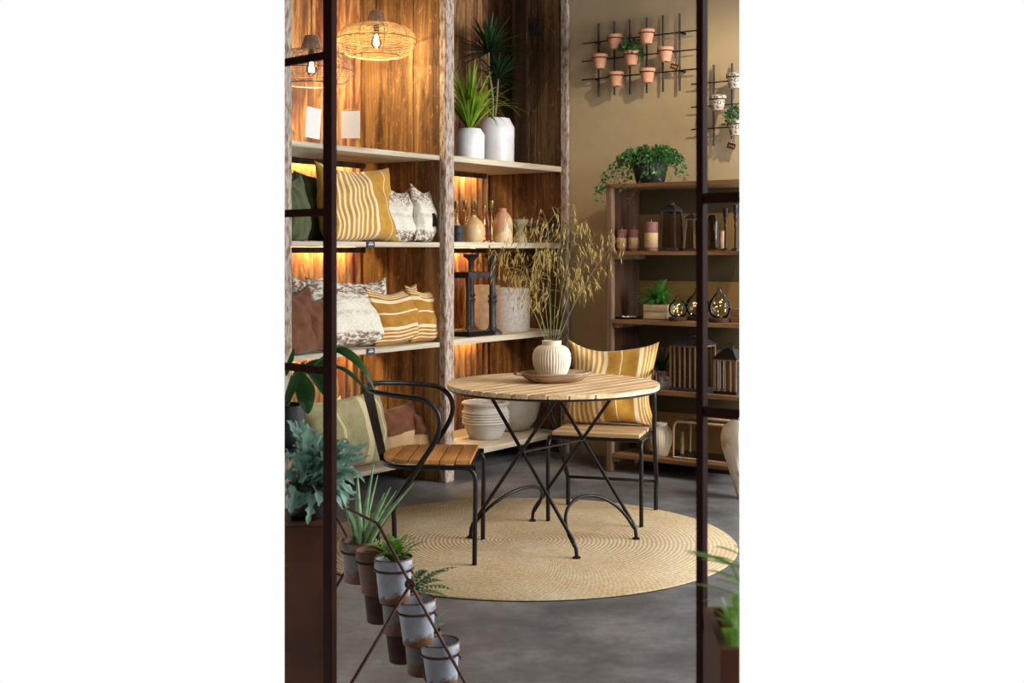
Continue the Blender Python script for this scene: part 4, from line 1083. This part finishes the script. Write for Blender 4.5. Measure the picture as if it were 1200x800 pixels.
# ---- amphora on the floor at the right
p = at(880, 580, 6.80); p.z = 0
lathe_thing('clay_amphora', 'tall chalky clay amphora standing on the floor at the right edge', 'vase', M['amphora'], P(.168, .44, [(0,0), (.42,0), (.45,.02), (.72,.35), (.96,.65), (1,.78), (.93,.90), (.7,.965), (.62,1), (.55,1), (.5,.95), (0,.9)]), (p.x, p.y, 0), None, 40)

# ============================================================ on the table
TT = TC.z+TZ+.012-.012
zt = .012+TZ
bp = Vector(((651-600)/F*5.84, 5.84, zt+.001))
m = MB(); N = 40
def bowlmod(a, zz): return 1+.05*math.sin(2*a+.5)+.03*math.sin(5*a)
m.lathe([(.0005,.0), (.10,.0), (.125,.006), (.160,.030), (.170,.042), (.164,.047), (.150,.040), (.122,.016), (.06,.010), (.0005,.010)], n=48, mod=bowlmod, sy=.82)
m.box((-.172, -.01, .038), (.05, .06, .014), rz=.1, ry=.15)
o = m.obj('carved_bowl', M['driftbowl'], smooth=True, auto=.6, loc=bp); o.rotation_euler[2] = math.radians(8); tag(o, 'shallow rustic carved wooden bowl on the table, under the ribbed vase', 'bowl')
vz = bp.z+.0105; vr, vh = .0925, .186
vp = Vector(((646.5-600)/F*5.84, 5.84, vz))
mod = lambda a, q: 1-.035*max(0, math.cos(40*a))**2*(1 if .02 < q < .15 else 0)
vprof = [(0,0), (.62,0), (.66,.02), (.84,.2), (.96,.38), (1,.52), (.98,.66), (.88,.78), (.70,.855), (.54,.875), (.50,.89), (.50,.97), (.52,.985), (.50,1), (.44,1), (.43,.9), (.6,.8), (.85,.5), (.5,.05), (0,.04)]
lathe_thing('ribbed_table_vase', 'cream vertically fluted round vase standing in the wooden bowl', 'vase', M['cream'], P(vr, vh, vprof), vp, None, 160, mod)
# dried oat grass
rn = random.Random(77)
neck = vp+Vector((0,0,vh-.06))
tips = [((583,300), -.05), ((600,282), .04), ((622,262), -.05), ((642,262), .06), ((660,246), 0), ((676,268), -.06), ((697,276), .05), ((722,283), -.02), ((640,300), .1), ((612,318), .08)]
labs = ['dried oat grass stem leaning furthest left from the vase', 'dried oat grass stem second from the left, crossing the jug shelf', 'dried oat grass stem rising above the dark bowls', 'dried oat grass stem upright left of the shelf end', 'tallest dried oat grass stem in the vase', 'dried oat grass stem right of the tallest one', 'dried oat grass stem leaning right against the beige wall', 'dried oat grass stem arching furthest right over the bookcase edge', 'short dried oat grass stem standing at the back centre', 'short dried oat grass stem leaning left over the white crock']
for (tp, dy), lab in zip(tips, labs):
    T = at(tp[0], tp[1], neck.y+dy*1.5); t = thing('dried_grass_stem', lab, 'dried grass', neck, 0, 'dried oat grass stems in the fluted vase')
    d = T-neck; right = 1 if d.x > 0 else -1; far = abs(d.x) > .25
    top = Vector((0,0,0)); a = d*.38+Vector((-d.x*.03, 0, .01)); b = d*.74+Vector((-d.x*.04,0,.025))
    e0 = Vector((0, 0, -.08)); neckp = Vector((max(-.03, min(.03, d.x*.12)), dy*.2, .06))
    q = spline([Vector((max(-.03, min(.03, -d.x*.08)), 0, -.06)), neckp, a+Vector((0,0,.02)), b, d], 7)
    m = MB(); m.tube(q, [.0019-.0011*k/len(q) for k in range(len(q))], 5); m.obj('stem', M['stemgreen'], t)
    m = MB(); L = len(q)
    for k in range(28):
        f = rn.uniform(.55, 1.0) if k > 3 else 1.0; c = q[min(L-1, int(f*(L-1)))]
        out = Vector((rn.uniform(-.6, 1.0)*right, rn.uniform(-.7,.7), rn.uniform(-.2,.6))).normalized()*rn.uniform(.03, .10)
        drop = Vector((rn.uniform(.0,.02)*right, 0, -rn.uniform(.03,.12)))
        pts = spline([c, c+out*.6+Vector((0,0,.012)), c+out, c+out+drop*.6], 3); m.tube(pts, .0005, 3, cap=False)
        tipp = pts[-1]
        for s_ in range(rn.choice((1, 2, 2, 3))):
            st = pts[rn.randint(len(pts)//2, len(pts)-1)]; dv = (drop.normalized()+Vector((rn.uniform(-.4,.4), rn.uniform(-.4,.4), rn.uniform(-.2,.2)))).normalized(); l_ = rn.uniform(.018,.032)
            m.tube([st, st+dv*l_*.35, st+dv*l_*.8, st+dv*l_*1.15], [.0005, .0024, .0016, .0002], 4, cap=False)
            if rn.random() < .5: m.tube([st+dv*l_, st+dv*l_*2.2+Vector((rn.uniform(-.01,.01), 0, 0))], .0003, 3, cap=False)
    m.obj('seed_head', M['straw'], t)

# ============================================================ foreground, left: pot rack
RX = Vector((-.0575, .1, 0)); ST = Vector((.0605, 0, -.1065))
base0 = Vector((-.298, 3.10, 0)); zr0 = .598
rack = thing('pot_rack', 'folding rusty iron rack of thin rods carrying tiers of tin pots', 'plant rack', (-.25, 3.15, 0))
def rp(v): return Vector(v)-Vector((-.25, 3.15, 0))
for k, off in enumerate((Vector((.029, -.055, 0)), Vector((-.057*2-.03, .1*2+.055, 0)))):
    o0 = base0-Vector((-.298, 3.10, 0))
    top = Vector((-.334, 3.045, .694)); hinge = Vector((-.253, 3.045, .545)); f1 = Vector((.046, 3.045, .004)); f2 = Vector((-.575, 3.045, .004))
    sh = Vector((0,0,0)) if k == 0 else Vector((-.175, .31, 0))
    m = MB(); m.tube([rp(top+sh), rp(hinge+sh), rp(f1+sh)], .0042, 8); m.obj('front_rail', M['rustrod'], rack, smooth=True)
    m = MB(); m.tube([rp(hinge+sh+Vector((.0,.008,-.004))), rp(f2+sh+Vector((0,.008,0)))], .0042, 8); m.obj('rear_leg', M['rustrod'], rack, smooth=True)
    m = MB(); 
    for r_ in (.011, .007): m.tube([rp(hinge+sh+Vector((x, -.006, z_))) for x, _, z_ in circle((0,0,0), r_, 14, 'y')], .0032, 6, closed=True)
    m.obj('hinge', M['rustrod'], rack)
m = MB(); m.tube([rp((-.334,3.045,.694)), rp((-.509,3.355,.694))], .0042, 8); m.obj('top_bar', M['rustrod'], rack)
m = MB(); m.tube([rp((.02,3.045,.05)), rp((-.155,3.355,.05))], .0042, 8); m.obj('foot_bar', M['rustrod'], rack)
m = MB(); m.tube([rp((-.55,3.053,.05)), rp((-.725,3.363,.05))], .0042, 8); m.obj('foot_bar', M['rustrod'], rack)
PR = .049; PH = .112
def rack_pot(tier, k, mt, label):
    c = base0+RX*k+ST*tier; z_ = zr0+ST.z*tier-(.004 if k else 0)
    tx = .03 if k == 0 else 0
    t = thing('tin_pot', label, 'plant pot', (c.x, c.y, z_-PH), 0, 'weathered tin pots on the iron rack', ry=random.uniform(-.05,.05))
    m = MB(); m.lathe([(.0005,0), (PR*.76,0), (PR*.78,.003), (PR*.93,PH*.74), (PR*.96,PH*.75), (PR,PH*.77), (PR,PH-.003), (PR*.985,PH), (PR*.95,PH-.001), (PR*.93,PH*.78), (PR*.74,.008), (.0005,.008)], n=32)
    m.obj('pot', mt, t, smooth=True, auto=.6)
    m = MB(); m.tube([(x, y, PH*.73) for x, y, _ in circle((0,0,0), PR*1.0, 28)], .003, 6, closed=True); 
    m.tube([(PR*.9, -PR*.35, PH*.73), (PR*1.05,-PR*.9, PH*.73)] if k == 0 else [(PR*.5, -PR*.86, PH*.73), (PR*.62, -PR*1.1, PH*.73)], .003, 6)
    m.obj('holder_ring', M['rustrod'], t)
    return t, (c.x, c.y, z_)
pots = {}
spec = {(0,0): ('zincpot','whitened tin pot holding a small bright fern, front of the top tier'), (0,1): ('rusttinpot','rusty empty tin pot between the aloe pot and fern pot'), (0,2): ('greytinpot','rusty tin pot holding the aloe, back of the top tier'),
        (1,0): ('zincpot','whitish empty tin pot with rusty rim, front of the middle tier'), (1,1): ('greytinpot','grey-brown tin pot with a feathery sprig behind the whitish empty pot'), (1,2): ('darkrust','dark rusty tin pot below the rusty empty one'),
        (2,0): ('zincpot','rusty-rimmed tin pot with a pale patch, lowest and nearest'), (2,1): ('greytinpot','tin pot with rusted base and pale leaves behind the lowest nearest pot'), (2,2): ('darkrust','dark rusty tin pot at the back of the lowest tier')}
for (ti, k), (mt, lab) in spec.items(): pots[(ti, k)] = rack_pot(ti, k, M[mt], lab)
def soil(t, z_=PH*.80, r=PR*.92):
    m = MB(); m.lathe([(.0005, z_+.003), (r*.6, z_+.004), (r, z_)][::-1], n=20); m.obj('soil', M['soil'], t)
# aloe
t, c = pots[(0,2)]; soil(t); m = MB()
for px, py, th, dy in ((398,580,.006,.03), (405,590,.005,.05), (417,556,.0125,-.01), (436,543,.008,.02), (441,556,.007,.04), (449,577,.006,.05), (456,570,.011,-.02), (463,574,.006,.03), (483,565,.010,-.03), (411,600,.006,-.03), (430,590,.008,.06)):
    T = at(px, py, c[1]+dy)-Vector(c)+Vector((0,0,PH)); b = Vector((T.x*.12, T.y*.12, PH*.82)); mid = (b+T)/2+Vector((-T.x*.10, 0, -.005)); q = spline([b, mid, T], 6); n_ = len(q)
    m.tube(q, [th*(1-(i/(n_-1))**1.6)+.0006 for i in range(n_)], 8)
o = m.obj('aloe_leaves', M['aloe'], t, smooth=True)
# small fern
t, c = pots[(0,0)]; soil(t); m = MB(); rn = random.Random(3)
for k in range(34):
    a = rn.uniform(0, 2*PI); l_ = rn.uniform(.02,.075); frond(m, (0,0,PH*.82), (l_*math.cos(a), l_*math.sin(a)*.8, PH+rn.uniform(.0,.055)), .03, 11, .013, .0021)
frond(m, (.01,0,PH*.85), at(501, 635, c[1])-Vector(c)+Vector((0,0,PH)), .03, 20, .012, .003)
frond(m, (0,0,PH*.85), at(428, 644, c[1]-.03)-Vector(c)+Vector((0,0,PH)), .03, 18, .012, .003)
m.obj('foliage', M['fernbright'], t)
soil(pots[(0,1)][0], PH*.7); 
t, c = pots[(1,1)]; soil(t); m = MB()
for px, py, dy in ((534,664,.0), (524,668,.05), (529,690,-.02), (500,668,.03), (519,680,.04), (526,700,.02)):
    frond(m, (.015,.0,PH*.82), at(px, py, c[1]+dy)-Vector(c)+Vector((0,0,PH)), .04, 11, .026, .0042)
m.obj('foliage', M['leafmid'], t)
t, c = pots[(2,1)]; soil(t); m = MB()
for px, py, dy in ((524,712,.0), (514,722,-.02), (508,728,-.05), (520,730,.02)):
    frond(m, (.01,0,PH*.82), at(px, py, c[1]+dy)-Vector(c)+Vector((0,0,PH)), .02, 9, .016, .005)
m.obj('foliage', M['bluefern'], t)

# trough, blue-green fern, broad-leaved plant
m = MB(); m.box2((-.56, 2.76, 0), (-.4225, 2.94, .745)); m.box2((-.565, 2.755, .741), (-.4222, 2.945, .7525))
o = m.obj('steel_planter', M['corten'], bevel=.003); tag(o, 'tall dark rust-brown planter box behind the left window post', 'planter box')
pf = Vector((-.473, 2.85, .7525))
t = thing('potted_blue_fern', 'blue-green wavy-leaved fern in a black pot on the brown planter box', 'potted plant', pf)
m = MB(); m.lathe([(.0005,0), (.040,0), (.043,.004), (.050,.066), (.053,.07), (.053,.08), (.046,.08), (.043,.06), (.0005,.06)], n=30); m.obj('pot', M['darkplastic'], t, smooth=True, auto=.6)
m = MB(); rn = random.Random(8)
def wavy(base, tip, w_, sag, seed):
    r2 = random.Random(seed); b, tp = Vector(base), Vector(tip); n_ = 22; pts = []; ws = []
    sd = (tp-b).cross(Vector((0,0,1)))
    if sd.length < .01: sd = Vector((1,0,0))
    sd.normalize(); tw = r2.uniform(-.9,.9)
    for k in range(n_+1):
        f = k/n_; pts.append(b.lerp(tp, f)+Vector((0,0,1))*sag*4*f*(1-f)+Vector((0,0,.006*math.sin(f*14+seed))))
        env = max(0, (f-.30)/.70); ws.append(.0015 if f < .3 else w_*(math.sin(PI*min(1, env*.93+.05))**.6)*(1+.5*math.sin(f*34+seed)))
    m.blade(pts, ws, sd*math.cos(tw)+Vector((0,0,1))*math.sin(tw), .3)
tipsb = [(340,500),(352,495),(366,505),(385,500),(410,515),(425,520),(430,535),(405,545),(398,530),(345,540),(336,560),(350,560),(362,545),(374,560),(390,560),(410,560),(422,550),(415,580),(345,600),(355,612),(338,590),(362,595),(372,585),(400,575),(333,530),(358,525),(372,530),(380,575),(405,590),(345,520),(350,585),(366,570),(395,545),(340,575),(430,560),(385,535),(418,535),(402,515)]
for i, (px, py) in enumerate(tipsb*3):
    dy = rn.uniform(-.12, .10); T = at(px+rn.uniform(-6,6), py+rn.uniform(-6,6), pf.y+dy)-pf
    wavy((rn.uniform(-.02,.02), rn.uniform(-.02,.02), .06), T, rn.uniform(.007,.014), rn.uniform(.01,.035), i)
m.obj('foliage', M['bluefern'], t)
ps = Vector((-.672, 3.62, 0))
t = thing('plant_stand', 'small dark stand carrying the black pot behind the blue-green fern', 'plant stand', ps)
m = MB(); m.lathe([(.0005,.785), (.09,.785), (.092,.79), (.092,.80), (.0005,.80)], n=28); m.obj('top', M['black'], t)
for k in range(4):
    a = PI/4+k*PI/2; m = MB(); m.tube([(.07*math.cos(a), .07*math.sin(a), .79), (.085*math.cos(a), .085*math.sin(a), 0)], .006, 8); m.obj('leg', M['black'], t)
pc = ps+Vector((0,0,.80))
t = thing('potted_peace_lily', 'plant with long glossy arching leaves in a black glazed pot', 'potted plant', pc)
m = MB(); m.lathe([(.0005,0), (.048,0), (.055,.01), (.060,.06), (.058,.118), (.055,.12), (.052,.115), (.052,.09), (.0005,.09)], n=36); m.obj('pot', M['blackpot'], t, smooth=True, auto=.7)
m = MB(); ms = MB()
def broad(path, w_, side=(0,1,0)):
    q = spline([at(x, y, pc.y+dy)-pc for x, y, dy in path], 5); n_ = len(q)
    ws = [w_*math.sin(PI*(.04+.95*k/(n_-1)))**.8 for k in range(n_)]; m.blade(q, ws, side, .25)
def stalk(path): ms.tube(spline([Vector((0,0,.09))]+[at(x, y, pc.y+dy)-pc for x, y, dy in path], 5), .0035, 6)
stalk([(350,445,0), (372,424,0), (382,416,0)]); broad([(382,416,0), (398,408,-.02), (418,420,-.05), (432,438,-.06), (440,458,-.06)], .022, (0,1,.5))
stalk([(352,440,0), (385,428,0)]); broad([(385,426,0), (404,432,-.03), (420,445,-.05), (434,462,-.06)], .012, (0,1,.4))
stalk([(345,440,0), (358,428,.02)]); broad([(352,432,0), (368,424,.02), (388,424,.04), (398,430,.06)], .022, (0,1,.5))
stalk([(346,440,0), (356,436,-.03)]); broad([(352,436,0), (357,450,-.04), (359,468,-.06), (361,485,-.05)], .028, (1,.2,0))
stalk([(350,445,0), (362,436,.03)]); broad([(360,434,0), (372,444,.02), (382,458,.05), (388,470,.06)], .026, (1,-.3,.2))
stalk([(340,450,0), (342,440,-.03)]); broad([(334,474,-.05), (342,455,-.05), (350,438,-.05), (356,424,-.05)], .015, (1,0,0))
broad([(335,440,-.02), (338,430,-.02), (342,418,-.02), (345,408,-.02)], .008, (1,0,0)); broad([(340,430,0), (330,436,.0), (326,446,.0)], .02, (0,1,0))
ms.obj('leaf_stalk', M['leafmid'], t); m.obj('leaves', M['calathea'], t, smooth=True)

# ============================================================ foreground, right: planter with asparagus fern
x0, x1, y0, y1, zt_ = .2566, .34, 1.508, 1.69, .88
sl = .0085
m = MB()
def pr(poly, a, b): m.prism(poly, a, b)
pr([(x0, y0), (x1, y0), (x1, y0+.01), (x0+.01, y0+.01)], 0, zt_); pr([(x0, y0), (x0+.01, y0+.01), (x0+sl+.01, y1-.01), (x0+sl, y1)], 0, zt_)
pr([(x0+sl, y1), (x0+sl+.01, y1-.01), (x1, y1-.01), (x1, y1)], 0, zt_); pr([(x0+.01, y0+.01), (x1, y0+.01), (x1, y1-.01), (x0+sl+.01, y1-.01)], .78, .83)
o = m.obj('steel_planter', M['corten'], bevel=.0008); tag(o, 'rust-brown open planter box at the lower right corner', 'planter box')
pa = Vector((.305, 1.60, .832))
t = thing('asparagus_fern', 'feathery bright green fern spilling out of the lower right planter', 'fern', pa)
m = MB(); rn = random.Random(4)
tipsr = [(806,648,-.05), (822,655,.04), (812,684,.0), (838,640,.08), (856,600,.05), (850,675,-.08), (862,640,-.06), (846,700,.0), (832,714,-.04), (858,690,.05), (866,655,.0), (840,725,-.05), (868,620,0), (828,668,.02), (852,725,.02), (862,715,-.04)]
for i, (px, py, dy) in enumerate(tipsr+[(x+rn.uniform(-8,14), y+rn.uniform(-6,26), d+rn.uniform(-.05,.05)) for x, y, d in tipsr]):
    T = at(px, py, pa.y+dy)-pa
    if py < 695:
        B = at(min(874, px+52), py+14, pa.y+dy)-pa
        m.tube(spline([(rn.uniform(-.01,.02), 0, 0), B*.6+Vector((.012,0,0)), B], 5), .0010, 5)
        frond(m, B, T, .006, 30, .010, .0007, droop=.02)
    else: frond(m, (rn.uniform(-.02,.02), rn.uniform(-.03,.03), 0), T, .03+.02*rn.random(), 26, .013, .0009, droop=.02)
m.obj('foliage', M['fernbright'], t)

# keep foliage inside the shelves it stands on
def hold(names, O, X, Y, lo, hi):
    bpy.context.view_layer.update()
    for o in list(S.objects):
        if o.type == 'MESH' and o.parent and o.parent.name in names:
            mw = o.matrix_world; inv = mw.inverted()
            if o.data.users > 1: o.data = o.data.copy()
            for v in o.data.vertices:
                p = mw @ v.co-O; a, b = p.dot(X), p.dot(Y)
                a2, b2 = min(max(a, lo[0]), hi[0]), min(max(b, lo[1]), hi[1])
                if a2 != a or b2 != b: v.co = inv @ (O+X*a2+Y*b2+Vector((0, 0, p.z)))
hold(('potted_palm', 'potted_dracaena', 'dried_branches'), P0, UA, UD, (.10, -.2), (1.285, .63))
hold(('potted_fern', 'potted_grass'), Q0, VA, VD, (.03, -.2), (3, .345))
hold(('terracotta_pot.003', 'speckled_pot.002'), Q0, VA, VD, (-1, -1), (3, .452))
hold(('trailing_ivy',), Q0, VA, VD, (-.2, -.2), (3, .45))

# ------------------------------------------------------------ end the modelled part of the shop at the photograph's field
def section():
    bpy.context.view_layer.update()
    for o in list(S.objects):
        if o.type != 'MESH' or o.name.startswith(('ceiling', 'front_light_block', 'side_light_block')): continue
        mw = o.matrix_world; P = [mw @ v.co for v in o.data.vertices]
        if not P: continue
        for sg in (1, -1):
            if max(sg*p.x-EDGE*p.y for p in P) < .0005: continue
            if o.data.users > 1: o.data = o.data.copy()
            b = bmesh.new(); b.from_mesh(o.data)
            inv = mw.inverted()
            co = inv @ Vector((0, 0, 0)); no = (mw.to_3x3().transposed() @ Vector((sg, -EDGE, 0))).normalized()
            r = bmesh.ops.bisect_plane(b, geom=b.verts[:]+b.edges[:]+b.faces[:], plane_co=co, plane_no=no, clear_outer=True)
            ed = [e for e in r['geom_cut'] if isinstance(e, bmesh.types.BMEdge)]
            if ed:
                try: bmesh.ops.holes_fill(b, edges=ed, sides=0)
                except Exception: pass
            b.to_mesh(o.data); b.free()
            mw = o.matrix_world; P = [mw @ v.co for v in o.data.vertices]
            if not P: break
    for o in list(S.objects):
        if o.type == 'MESH' and not len(o.data.vertices): bpy.data.objects.remove(o)
section()
